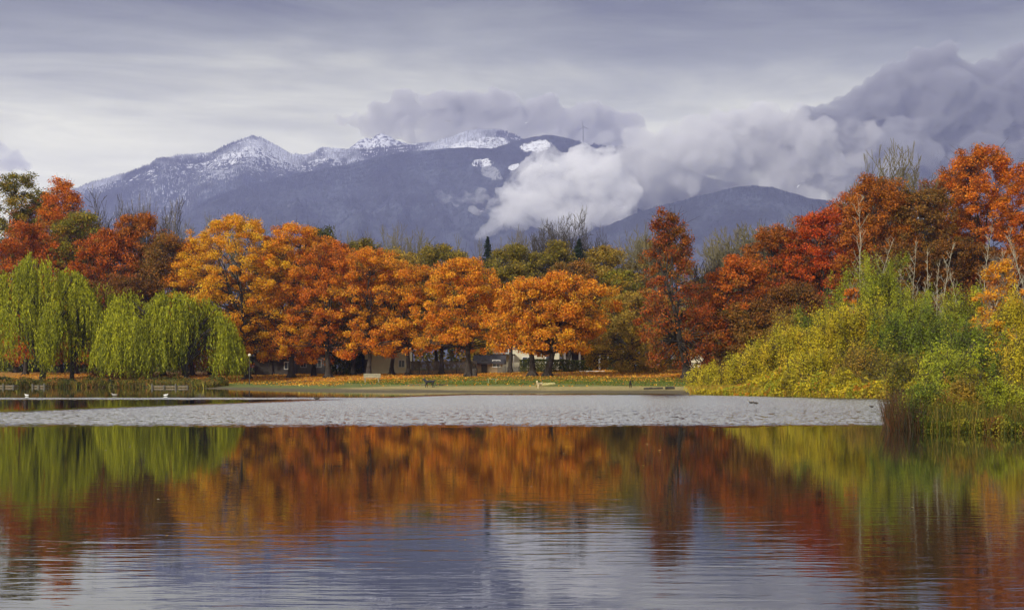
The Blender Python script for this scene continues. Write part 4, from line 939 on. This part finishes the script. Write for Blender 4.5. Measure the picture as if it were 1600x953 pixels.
# growth along the right bank
x, y = shore_pts(rs, 120000, (12, 32), (88, 135), -0.25, 5); k = 800 + x * F / y > 1078; x, y = x[k], y[k]
tn = pick(rs, [(0.38, 0.30, 0.03), (0.28, 0.25, 0.02), (0.45, 0.28, 0.03), (0.2, 0.2, 0.02), (0.4, 0.18, 0.02)], len(x))
V, f, c = blades(rs, x, y, gh(x, y), rs.uniform(0.2, 0.8, len(x)), np.full(len(x), 0.02), tn, 0.3)
tag(link('bank_grass', np_mesh('bank_grass', V, f, TONED, c)), 'tall golden grass along the foot of the right bank', 'grass', kind='stuff')
def scrub(name, label, rs, x, y, hmax, pal, sz, seed):
    hn = fbm(x * .55 + 90 + seed, y * .55, 3); top = hmax * np.clip((hn - .2) * 1.7, .15, 1) * (np.clip((800 + x * F / y - 1070) / 140, .25, 1) if seed == 0 else 1)
    z_ = gh(x, y); c0 = np.stack([x, y, z_ + top * rs.rand(len(x)) ** .8], -1)
    p = np.array(pal); ci = np.clip((fbm(x * 1.3 + 7, y * 1.3 + c0[:, 2], 3) * 1.7 - .35) * len(p), 0, len(p) - 1).astype(int)
    V, f, c = leaves(rs, c0, np.full(len(x), sz), np.tile([0, -.6, .2], (len(x), 1)), p[ci] * rs.uniform(.6, 1.4, (len(x), 1)))
    tag(link(name, np_mesh(name, V, f, LEAF, c)), label, 'undergrowth', kind='stuff')
x, y = shore_pts(rs, 420000, (12, 32), (88, 132), -0.3, 5); k = 800 + x * F / y > 1080 + rs.rand(len(x)) * 30; x, y = x[k], y[k]
scrub('undergrowth', 'tangled yellow undergrowth spilling to the water on the right bank', rs, x, y, 2.1, [(0.2, 0.16, 0.015), (0.42, 0.34, 0.015), (0.55, 0.42, 0.02), (0.3, 0.3, 0.02), (0.5, 0.24, 0.02)], 0.09, 0)
x, y = shore_pts(rs, 260000, (12.0, 24), (38, 54), -0.25, 4)
scrub('undergrowth', 'dark leafy undergrowth between the reeds on the near point', rs, x, y, 1.15, [(0.03, 0.045, 0.008), (0.07, 0.09, 0.01), (0.15, 0.17, 0.015), (0.3, 0.26, 0.02), (0.2, 0.09, 0.015)], 0.032, 5)
x, y = shore_pts(rs, 160000, (-75, -34), (162, 185), -0.2, 6)
scrub('undergrowth', 'dark brambles and leaves on the bank below the willows', rs, x, y, 1.3, [(0.03, 0.035, 0.008), (0.07, 0.08, 0.01), (0.16, 0.13, 0.015), (0.3, 0.13, 0.02)], 0.10, 9)
# distant wood closing the view behind the houses
n = 60000; x = rs.uniform(-135, 120, n); y = rs.uniform(256, 280, n)
top = 6 + 11 * fbm(x * .09 + 40, y * .05, 4); z_ = gh(x, y) + top * rs.rand(n) ** .8
pz = np.array([(0.07, 0.07, 0.012), (0.16, 0.12, 0.015), (0.28, 0.13, 0.015), (0.10, 0.10, 0.015), (0.22, 0.18, 0.02)])
ci = np.clip((fbm(x * .16 + 9, y * .1 + z_ * .1, 3) * 1.8 - .4) * 5, 0, 4).astype(int)
V, f, c = leaves(rs, np.stack([x, y, z_], -1), np.full(n, .42), np.tile([0, -.6, .2], (n, 1)), pz[ci] * rs.uniform(.6, 1.4, (n, 1)))
tag(link('distant_wood', np_mesh('distant_wood', V, f, LEAF, c)), 'dull olive and brown wood closing the view far behind the houses', 'wood', kind='stuff')
# growth along the left bank
x, y = shore_pts(rs, 120000, (-75, -34), (160, 185), -0.2, 5)
tn = pick(rs, [(0.06, 0.08, 0.01), (0.12, 0.12, 0.015), (0.25, 0.14, 0.02), (0.1, 0.06, 0.02), (0.3, 0.26, 0.03)], len(x))
V, f, c = blades(rs, x, y, gh(x, y), rs.uniform(0.2, 0.95, len(x)), np.full(len(x), 0.05), tn, 0.35)
tag(link('bank_growth', np_mesh('bank_growth', V, f, TONED, c)), 'dark weeds and brambles along the bank below the willows', 'weeds', kind='stuff')
# fallen leaves on the lawn
n = 60000
x = rs.uniform(-70, 22, n); y = rs.uniform(132, 212, n); z_ = gh(x, y)
keep = z_ > np.where(x < -18, 0.45, np.where(x < -8, 0.75, 0.95)) - rs.rand(n) * 0.15
keep |= (z_ > 0.4) & (rs.rand(n) < 0.13)
x, y, z_ = x[keep], y[keep], z_[keep]
c0 = np.stack([x, y, z_ + 0.05], -1)
V, f, c = leaves(rs, c0, np.full(len(x), 0.10), np.zeros((len(x), 3)), pick(rs, [(0.75, 0.36, 0.03), (0.65, 0.22, 0.02), (0.8, 0.5, 0.06), (0.35, 0.14, 0.02), (0.6, 0.3, 0.03)], len(x)), 0.8, upb=2.0)
tag(link('fallen_leaves', np_mesh('fallen_leaves', V, f, LEAF, c)), 'orange and yellow fallen leaves scattered over the lawn', 'fallen leaves', kind='stuff')
x, y = shore_pts(rs, 60000, (-30, 20), (128, 165), 13, 27)
V, f, c = blades(rs, x, y, gh(x, y), rs.uniform(0.05, 0.16, len(x)), np.full(len(x), 0.03), pick(rs, [(0.09, 0.13, 0.01), (0.13, 0.18, 0.012), (0.05, 0.075, 0.008), (0.2, 0.18, 0.02)], len(x)), 0.3)
tag(link('grass', np_mesh('grass', V, f, TONED, c)), 'short green grass between the beach and the leaf litter', 'grass', kind='stuff')
# floating leaves
n = 60; x = rs.uniform(-11, 11, n); y = 9 + 33 * rs.rand(n); k = np.abs(x) < y * 0.36; x, y = x[k], y[k]
V, f, c = leaves(rs, np.stack([x, y, 0 * x + 0.018], -1), 0.014 + 0.0007 * y, np.zeros((len(x), 3)), pick(rs, [(0.4, 0.33, 0.12), (0.5, 0.3, 0.05), (0.35, 0.3, 0.2)], len(x)), 0.6, upb=9.0)
tag(link('floating_leaves', np_mesh('floating_leaves', V, f, LEAF, c)), 'single pale leaves floating on the calm water', 'floating leaves', kind='stuff')

# ------------------------------------------------------------------ built things
def bx(bm, c, s, rot=None):
    v = bmesh.ops.create_cube(bm, size=1)['verts']
    for q_ in v: q_.co = Vector((q_.co.x * s[0], q_.co.y * s[1], q_.co.z * s[2]))
    if rot is not None: bmesh.ops.rotate(bm, verts=v, cent=(0, 0, 0), matrix=rot)
    bmesh.ops.translate(bm, verts=v, vec=c); return v
def bobj(name, bm, m, parent=None, bevel=0.0, loc=(0, 0, 0)):
    if bevel: bmesh.ops.bevel(bm, geom=bm.edges[:], offset=bevel, segments=1, affect='EDGES')
    me = bpy.data.meshes.new(name); bm.to_mesh(me); bm.free(); me.materials.append(m)
    return link(name, me, parent, loc)
def boxes(name, lst, m, parent=None, bevel=0.0):
    bm = bmesh.new()
    for c, s in lst: bx(bm, c, s)
    return bobj(name, bm, m, parent, bevel)
CREAM = plain('cream_stucco', (0.62, 0.58, 0.42), 0.9, 0.08, 1.5)
WHITE = plain('white_paint', (0.7, 0.7, 0.66), 0.7, 0.06, 2)
ROOF = plain('dark_shingle', (0.06, 0.055, 0.06), 0.9, 0.4, 5)
DARKW = plain('dark_wood', (0.045, 0.038, 0.03), 0.9, 0.4, 5)
WOOD = plain('weathered_wood', (0.22, 0.17, 0.10), 0.9, 0.3, 8)
GREYW = plain('grey_wood', (0.11, 0.10, 0.075), 0.9, 0.3, 8)
GLASS = plain('window_glass', (0.05, 0.06, 0.08), 0.15, 0.2, 1)
HED = [(0.05, 0.07, 0.012), (0.09, 0.10, 0.015), (0.03, 0.045, 0.01), (0.16, 0.15, 0.02)]
def window(parent, x, y, z, w_, h_, fm=None):
    f_ = boxes('window', [((x, y, z + h_ / 2 + .05), (w_ + .2, .08, .1)), ((x, y, z - h_ / 2 - .05), (w_ + .2, .08, .1)), ((x - w_ / 2 - .05, y, z), (.1, .08, h_ - .004)), ((x + w_ / 2 + .05, y, z), (.1, .08, h_ - .004)), ((x, y, z), (.05, .06, h_ - .004))], fm or WHITE, parent)
    boxes('pane', [((x, y + 0.02, z), (w_, .03, h_))], GLASS, f_)
def gable(parent, w_, d_, hw, hr, over=0.5, m=None):
    """ridge along x"""
    bm = bmesh.new(); th = 0.18
    for s in (-1, 1):
        a = [(-w_ / 2 - over, s * (d_ / 2 + over), hw - over * hr / (d_ / 2)), (w_ / 2 + over, s * (d_ / 2 + over), hw - over * hr / (d_ / 2)), (w_ / 2 + over, 0, hw + hr), (-w_ / 2 - over, 0, hw + hr)]
        lo = [bm.verts.new(p) for p in a]; up = [bm.verts.new((p[0], p[1], p[2] + th)) for p in a]
        bm.faces.new(lo); bm.faces.new(up)
        for i in range(4): bm.faces.new((lo[i], lo[(i + 1) % 4], up[(i + 1) % 4], up[i]))
    bmesh.ops.recalc_face_normals(bm, faces=bm.faces[:])
    return bobj('roof', bm, m or ROOF, parent)
def walls(parent, w_, d_, hw, hr, m):
    bm = bmesh.new()
    p = [(-d_ / 2, -0.5), (d_ / 2, -0.5), (d_ / 2, hw), (0, hw + hr), (-d_ / 2, hw)]
    a = [bm.verts.new((-w_ / 2, y_, z_)) for y_, z_ in p]; c = [bm.verts.new((w_ / 2, y_, z_)) for y_, z_ in p]
    bm.faces.new(a); bm.faces.new(c)
    for i in range(5): bm.faces.new((a[i], a[(i + 1) % 5], c[(i + 1) % 5], c[i]))
    bmesh.ops.recalc_face_normals(bm, faces=bm.faces[:])
    return bobj('wall', bm, m, parent)
def house(label, px, D, wpx, eave, ridge, depth, wm, wins, name='house', cat='house', chimney=False):
    x = X(px, D); z = G(x, D); w_ = wpx * D / F; hw = Z(eave, D) - z; hr = max(0.4, Z(ridge, D + depth / 2) - z - hw)
    o = thing(name, label, cat, (x, D + depth / 2, z))
    walls(o, w_, depth, hw, hr, wm); rf = gable(o, w_, depth, hw, hr)
    for (wx_, wz, ww, wh) in wins: window(o, wx_, -depth / 2 - 0.05, wz, ww, wh)
    if chimney: boxes('chimney', [((w_ * .2, 0.4, hw + hr + .2), (.7, .7, 1.6)), ((w_ * .2, .4, hw + hr + 1.05), (.85, .85, .12))], CREAM, rf)
    return o, w_, hw
h1, w1_, _ = house('cream garage with blank wall behind the rounded orange maple', 604, 198, 68, 540, 520, 7, CREAM, [(2.1, 1.4, .8, .9)])
boxes('door', [((-2.6, -3.54, 1.0), (.95, .07, 2.0))], DARKW, h1)
h2, w2_, _ = house('two-storey cream house with dark roof right of the small hut', 822, 206, 104, 536, 516, 8, CREAM, [(-3.2, 3.2, 1.2, 1.1), (3.4, 1.4, 1.0, 1.7), (0.2, 1.3, 1.4, 1.3), (1.2, 3.2, 1.0, 1.0)], chimney=True)
boxes('porch_roof', [((-3.3, -4.7, 2.35), (3.4, 1.4, .14))], ROOF, h2)
for q_ in (-4.8, -1.8): boxes('porch_post', [((q_, -5.2, 1.13), (.14, .14, 2.28))], WHITE, h2)
h3, _, _ = house('small brown hut with low dark roof beside the broad maple', 765, 190, 40, 566, 557, 3.2, plain('tan_boards', (0.28, 0.2, 0.11), 0.9, 0.2, 4), [(0.9, 1.25, .9, .8)], name='hut', cat='hut')
boxes('door', [((-0.7, -1.64, .85), (.8, .06, 1.7))], DARKW, h3)
h4, _, _ = house('tall white house seen through the branches right of the dark red tree', 1090, 232, 62, 470, 452, 9, WHITE, [(-1.2, 9.6, .8, 1.1), (1.2, 9.6, .8, 1.1), (-1.2, 6.4, .8, 1.2), (1.2, 6.4, .8, 1.2), (-1.2, 3.2, .8, 1.2), (1.2, 3.2, .8, 1.2)])
h5, _, _ = house('dark shaded shed between the first two orange maple trunks', 428, 204, 60, 552, 540, 5, DARKW, [(2.0, 1.3, .9, .9)], name='shed', cat='shed')
h6, _, _ = house('pale grey cabin glimpsed between the second and third maple trunks', 487, 208, 50, 551, 539, 5, plain('grey_boards', (0.2, 0.2, 0.19), .9, .2, 3), [(-1.2, 1.5, .7, 1.0), (0.9, 1.5, .9, 1.0)], name='cabin', cat='cabin')
# carport with white pillars
x = X(930, 200); z = G(x, 200); o = thing('carport', 'dark open carport with white pillars behind the hedge gap', 'carport', (x, 202, z))
boxes('roof', [((0, 0, 2.75), (9.4, 5, .22))], ROOF, o); boxes('back_wall', [((0, 2.2, 1.2), (9, .15, 2.88))], DARKW, o)
for q_ in (-4.3, -3.5, -2.2, -0.9, 0.6, 1.8, 3.9): boxes('pillar', [((q_, -2.2, 1.2), (.26, .26, 2.88))], WHITE, o)
# white garden wall right
x = X(1115, 186); z = G(x, 186)
tag(boxes('garden_wall', [((x, 186, z + .6), (6.5, .25, 2.4)), ((x, 186, z + 1.84), (6.7, .34, .09))], CREAM), 'pale garden wall behind the wooden rail fence', 'wall')
def rail_fence(label, pxa, pxb, D, h_, n, m, rails=2, solid=False, name='fence'):
    xa, xb = X(pxa, D), X(pxb, D); z = min(G(xa, D), G(xb, D)); o = thing(name, label, 'fence', ((xa + xb) / 2, D, z)); W = xb - xa
    for i in range(n): boxes('post', [((-W / 2 + W * i / (n - 1), 0, h_ / 2 - .1), (.13, .13, h_ + .3))], m, o)
    if solid:
        k = int(W / .16); boxes('slat_panel', [((-W / 2 + .08 + .16 * i, -.085, h_ / 2 + random.Random(i).uniform(-.03, .03)), (.13, .03, h_)) for i in range(k)], m, o)
    else:
        for r_ in range(rails): boxes('rail', [((0, -.09, h_ * (r_ + 1) / rails - .1), (W, .05, .13))], m, o)
    return o
rail_fence('wooden two-rail fence at the end of the lawn beside the dark red tree', 1070, 1140, 172, 1.1, 5, DARKW)
rail_fence('tall dark board fence between the garage and the hut', 640, 744, 188, 1.9, 8, plain('fence_boards', (0.07, 0.055, 0.045), .9, .35, 6), solid=True)
rail_fence('low pale picket fence in front of the cream house', 778, 822, 186, 0.9, 5, GREYW, solid=True)
def hedge(label, pxa, pxb, D, h_, seed, dep=1.3):
    rs = np.random.RandomState(seed); xa, xb = X(pxa, D), X(pxb, D); W = xb - xa; z = min(G(xa, D), G((xa + xb) / 2, D), G(xb, D))
    n = int(W * h_ * 420); fx = rs.randint(0, 3, n)
    c = np.stack([rs.uniform(-W / 2, W / 2, n), rs.uniform(-dep / 2, dep / 2, n), rs.uniform(0, h_, n)], -1)
    top = rs.rand(n) < 0.3; c[top, 2] = h_ - rs.rand(top.sum()) ** 2 * .15; fr = ~top & (rs.rand(n) < 0.7); c[fr, 1] = -dep / 2 + rs.rand(fr.sum()) ** 2 * .2
    c[:, 2] += 0.22 * (fbm((c[:, 0] + xa + 300) * .9, c[:, 0] * 0, 3) - .5) * (c[:, 2] / h_); c[:, 1] += 0.4 * (fbm(c[:, 0] * .8 + 50, c[:, 2], 2) - .5)
    V, f, cc = leaves(rs, c, np.full(n, 0.10), np.tile([0, -0.6, 0.3], (n, 1)), pick(rs, HED, n))
    o = thing('hedge', label, 'hedge', ((xa + xb) / 2, D, z), 0, 'clipped hedges behind the lawn')
    link('foliage', np_mesh('foliage', V, f, LEAF, cc), o)
    k = int(W / .5) + 1; bp = np.stack([np.linspace(-W / 2, W / 2, k), np.zeros(k), np.full(k, -.1)], -1); tp = bp + [0, 0, h_ * .8]
    V, f = segs(bp, tp, np.full(k, .05), np.full(k, .03), 5); link('stems', np_mesh('stems', V, f, BARK), o)
hedge('clipped green hedge left of the gap, right of the maple pair', 862, 925, 180, 1.6, 1)
hedge('long clipped green hedge right of the gap, ending at the dark red tree', 948, 1068, 181, 1.35, 2)
hedge('low dark hedge behind the maple pair trunks', 812, 860, 183, 1.7, 3)
hedge('tall dark hedge behind the pale bench, between the cabins and garage', 508, 566, 200, 3.2, 4, 1.6)
hedge('dark hedge at the back of the lawn right of the second willow', 340, 408, 206, 2.6, 5, 1.6)
hedge('long dark hedge far behind the willows on the left', 0, 200, 222, 2.4, 6, 1.6)
tag(boxes('curb', [((X(925, 176), 176, G(X(925, 176), 176) + .06), (3.1, .3, .16))], WHITE, bevel=0.02), 'short pale stone curb in the hedge gap', 'curb')

# benches
def bench(label, px, D, w_, m, back=True):
    x = X(px, D); z = G(x, D); o = thing('park_bench', label, 'bench', (x, D, z))
    boxes('seat', [((0, -.18 + .13 * i, .46), (w_, .11, .045)) for i in range(4)], m, o, 0.006)
    for s in (-1, 1): boxes('leg', [((s * (w_ / 2 - .2), -.15, .2), (.08, .08, .46)), ((s * (w_ / 2 - .2), .25, .2), (.08, .08, .46))], m, o)
    if back:
        boxes('backrest', [((0, .3, .62 + .15 * i), (w_, .04, .13)) for i in range(3)], m, o, 0.006)
        for s in (-1, 1): boxes('back_post', [((s * (w_ / 2 - .2), .345, .66), (.07, .05, .64))], m, o)
    return o
bench('pale slatted bench on the lawn in front of the slim long-trunked maple', 581, DG(581, 598), 1.85, plain('pale_wood', (0.3, 0.27, 0.18), .8, .15, 6))
bench('low green-grey bench without back in the middle of the lawn', 769, DG(769, 599), 1.15, plain('green_wood', (0.22, 0.26, 0.12), .8, .15, 6), back=False)
# dark box under willow
x = X(281, 177); z = G(x, 177)
o = thing('timber_box', 'dark timber box at the foot of the second willow', 'box', (x, 177, z))
boxes('body', [((0, 0, .22), (2.5, .6, .6))], DARKW, o, 0.02); boxes('lid', [((0, 0, .57), (2.6, .7, .08))], DARKW, o, 0.01)
o = thing('litter_bin', 'dark litter bin at the foot of the broad maple trunk', 'bin', (X(742, DG(742, 588) - 1), DG(742, 588) - 1, G(X(742, DG(742, 588) - 1), DG(742, 588) - 1)))
V, f = segs([(0, 0, -.05), (0, 0, .82)], [(0, 0, .8), (0, 0, .95)], [.26, .33], [.31, .2], 12); link('body', np_mesh('body', V, f, DARKW), o)
# docks
def dock(label, pxa, pxb, D, n):
    xa, xb = X(pxa, D), X(pxb, D); W = xb - xa
    o = thing('jetty', label, 'jetty', ((xa + xb) / 2, D, 0))
    boxes('deck', [((-W / 2 + .1 + .2 * i, 0, .24), (.18, 1.3, .07)) for i in range(int(W / .2))], GREYW, o)
    boxes('beam', [((0, -.6, .13), (W, .1, .14)), ((0, .6, .13), (W, .1, .14))], WOOD, o)
    for i in range(n): boxes('post', [((-W / 2 + .15 + (W - .3) * i / (n - 1), -.74, .0), (.17, .17, 0.6 if i % 2 else 0.95))], GREYW, o)
dock('low weathered jetty under the left willow at the left edge', -25, 26, 170.5, 4)
dock('short weathered jetty with tall post below the left willow', 52, 74, 170.5, 3)
dock('weathered jetty with posts below the second willow', 238, 334, 166.0, 6)

# logs
def log(label, pxa, pxb, D, r, m, tilt=0.0, seed=0, name='log'):
    rs = np.random.RandomState(seed); xa, xb = X(pxa, D), X(pxb, D); n = 9
    x = np.linspace(xa, xb, n); y = D + np.linspace(0, 1, n) * tilt; z_ = gh(x, y) + r * .8 + rs.normal(size=n) * .015
    p = np.stack([x, y, z_], -1); c0 = p.mean(0); p = p - c0
    rr = r * (1 + rs.normal(size=n) * .08)
    parts = [segs(p[:-1], p[1:], rr[:-1], rr[1:], 12), segs(p[[0]], p[[0]] + [[-.01, 0, 0]], [rr[0]], [.001], 12), segs(p[[-1]], p[[-1]] + [[.01, 0, 0]], [rr[-1]], [.001], 12)]
    V, f = join(parts)
    tag(link(name, np_mesh(name, V, f, m, smooth=False), None, tuple(c0)), label, 'log')
log('thick pale mossy log lying on the grass beside the cream dog', 837, 867, DG(852, 603.5), 0.17, plain('mossy_log', (0.42, 0.37, 0.15), .9, .45, 3), 0.8, 1)
log('long dark driftwood log at the right end of the beach', 1006, 1036, DG(1020, 608), 0.09, DARKW, .3, 2)
log('short dark charred log right of the long driftwood', 1040, 1054, DG(1047, 608), 0.13, DARKW, .2, 3)
log('dark thin driftwood on the grass edge right of the black dog', 680, 700, DG(690, 602), 0.07, DARKW, .3, 4)
log('brown thin driftwood on the grass edge left of the black dog', 634, 664, DG(649, 602), 0.05, WOOD, .4, 5)
log('thin brown branch on the leaf litter under the orange-red maple', 448, 486, DG(467, 597), 0.05, DARKW, .5, 6)

# animals ------------------------------------------------------------------
def skin(name, pts, edges, rad, m, parent=None, sub=1):
    me = bpy.data.meshes.new(name); me.from_pydata(pts, edges, []); me.materials.append(m)
    o = link(name, me, parent)
    s = o.modifiers.new('skin', 'SKIN'); s.use_smooth_shade = True
    for i, r_ in enumerate(rad):
        v = me.skin_vertices[0].data[i] if me.skin_vertices else None
        if v: v.radius = (r_, r_)
    if me.skin_vertices: me.skin_vertices[0].data[0].use_root = True
    u = o.modifiers.new('sub', 'SUBSURF'); u.levels = sub; u.render_levels = sub
    return o
def dog(label, px, D, L, m, face=-1, rz=0, z=None):
    x = X(px, D); o = thing('dog', label, 'dog', (x, D, G(x, D)), rz); k = L / 0.75
    pts = [(0.0, 0, .50), (-.25, 0, .50), (-.38, 0, .60), (-.46, 0, .72), (-.60, 0, .70), (.25, 0, .52), (.34, 0, .52), (.46, 0, .66), (.54, 0, .70)]
    rad = [.125, .145, .10, .085, .04, .12, .10, .035, .02]; ed = [(0, 1), (1, 2), (2, 3), (3, 4), (0, 5), (5, 6), (6, 7), (7, 8)]
    def leg(a, p, r_):
        prev = a
        for q_, rr_ in zip(p, r_):
            pts.append(q_); rad.append(rr_); ed.append((prev, len(pts) - 1)); prev = len(pts) - 1
    for s, dx in ((-1, -.06), (1, .08)):
        leg(1, [(-.26 + dx * .3, s * .08, .36), (-.27 + dx, s * .085, .18), (-.25 + dx, s * .085, .05), (-.31 + dx, s * .085, .03)], [.06, .038, .03, .032])
        leg(6, [(.30, s * .08, .38), (.24 - dx, s * .085, .27), (.36 - dx, s * .085, .17), (.33 - dx, s * .085, .05), (.27 - dx, s * .085, .03)], [.075, .05, .032, .028, .032])
    for s in (-1, 1): leg(3, [(-.43, s * .06, .80), (-.42, s * .075, .86)], [.035, .012])
    pts = [(p[0] * k * -face, p[1] * k, p[2] * k) for p in pts]; rad = [r_ * k for r_ in rad]
    b_ = skin('body', pts, ed, rad, m, o)
    return o
FURB = plain('black_fur', (0.018, 0.017, 0.018), .8, .4, 9); FURC = plain('cream_fur', (0.62, 0.5, 0.3), .9, .2, 9)
dog('black dog standing side-on at the beach edge, tail up', 671, DG(671, 605.5), .85, FURB, -1)
dog('cream dog in front of the thick mossy log', 843, DG(843, 607), .66, FURC, -1, 0.9)
dog('black dog facing the water on the green lawn', 985, DG(985, 606), .62, FURB, -1, 1.45)
def bird(label, px, py, D, L, m, bill, name='duck', cat='duck', face=-1, group=None):
    o = thing(name, label, cat, (X(px, D), D, 0.0), 0, group); k = L / .5 * -face
    s = L / .5
    pts = [(0, 0, .09), (-.14, 0, .10), (-.21, 0, .17), (-.225, 0, .26), (.14, 0, .09), (.25, 0, .13)]
    b_ = skin('body', [(p[0] * k, p[1], p[2] * s) for p in pts], [(0, 1), (1, 2), (2, 3), (0, 4), (4, 5)], [.1 * s, .085 * s, .045 * s, .05 * s, .075 * s, .02 * s], m, o)
    bm = bmesh.new(); v = bmesh.ops.create_cone(bm, segments=6, radius1=.02 * s, radius2=.008 * s, depth=.09 * s, cap_ends=True)['verts']
    from mathutils import Matrix
    bmesh.ops.rotate(bm, verts=v, cent=(0, 0, 0), matrix=Matrix.Rotation(R(90), 3, 'Y')); bmesh.ops.translate(bm, verts=v, vec=(-.30 * k, 0, .255 * s)); bobj('bill', bm, bill, o)
DUCK = plain('brown_feathers', (0.05, 0.04, 0.03), .8, .4, 20); GULL = plain('white_feathers', (0.8, 0.8, 0.78), .8, .06, 20); BILL = plain('yellow_bill', (0.6, 0.35, 0.03), .6, .1, 9)
bird('dark duck on the silver water, left one of the close pair', 1174, 630, 80, .3, DUCK, BILL)
bird('dark duck on the silver water, right one of the close pair', 1181, 630, 79, .3, DUCK, BILL)
bird('lone dark duck on the silver water near the reeds', 1362, 636, 71, .24, DUCK, BILL)
bird('white gull on the water below the second willow', 259, 619, 106, .36, GULL, BILL, 'gull', 'gull', 1)
bird('white gull on the water below the left willow', 42, 619, 106, .33, GULL, BILL, 'gull', 'gull')
bird('grey duck on the dark water between the two gulls', 179, 619, 106, .45, plain('grey_feathers', (0.3, 0.28, 0.24), .8, .2, 20), BILL)
bird('small dark duck on the thin silver streak left of centre', 495, 624, 92, .4, DUCK, BILL)
# gull in the sky
o = thing('gull', 'tiny dark gull flying above the mountain ridge', 'gull', (X(700, 700), 700, Z(190, 700)))
bm = bmesh.new()
for s in (-1, 1):
    a = [bm.verts.new(p) for p in ((0, -.16, 0), (s * .55, -.12, .28), (s * 1.15, .1, .12), (s * .5, .18, .24), (0, .2, 0))]
    bt = [bm.verts.new((v.co.x, v.co.y, v.co.z - .04)) for v in a]
    bm.faces.new(a); bm.faces.new(bt)
    for i in range(5): bm.faces.new((a[i], a[(i + 1) % 5], bt[(i + 1) % 5], bt[i]))
bobj('wings', bm, FURB, o); skin('body', [(0, -.4, 0), (0, 0, 0), (0, .4, 0)], [(0, 1), (1, 2)], [.05, .11, .04], FURB, o)
# wind turbine on the ridge
D = 5900; x = X(910, D); zt = Z(203, D)
o = thing('wind_turbine', 'lone wind turbine standing above the cloud on the ridge', 'wind turbine', (x, D - 60, zt - 75))
V, f = segs([(0, 0, -20)], [(0, 0, 75)], [2.6], [1.5], 10); TW = plain('turbine_grey', (0.12, 0.12, 0.14), .6, .1, 1)
link('tower', np_mesh('tower', V, f, TW), o)
boxes('nacelle', [((0, 1.5, 76), (3, 8, 3))], TW, o)
for k in range(3):
    a = R(90 + 120 * k + 8); dx_, dz_ = math.cos(a), math.sin(a)
    V, f = segs([(0, -3.5, 76)], [(dx_ * 30, -3.5, 76 + dz_ * 30)], [1.5], [.5], 5); link('blade', np_mesh('blade', V, f, TW), o)
# lamp by the first maple
x = X(390, 172); o = thing('street_lamp', 'white globe lamp behind the first maple trunk right of the willow', 'lamp', (x, 172, G(x, 172)))
V, f = segs([(0, 0, -.1)], [(0, 0, 3.4)], [.06], [.045], 8); link('post', np_mesh('post', V, f, DARKW), o)
bm = bmesh.new(); bmesh.ops.create_icosphere(bm, subdivisions=2, radius=.19, matrix=__import__('mathutils').Matrix.Translation((0, 0, 3.6))); bobj('globe', bm, CREAM, o)
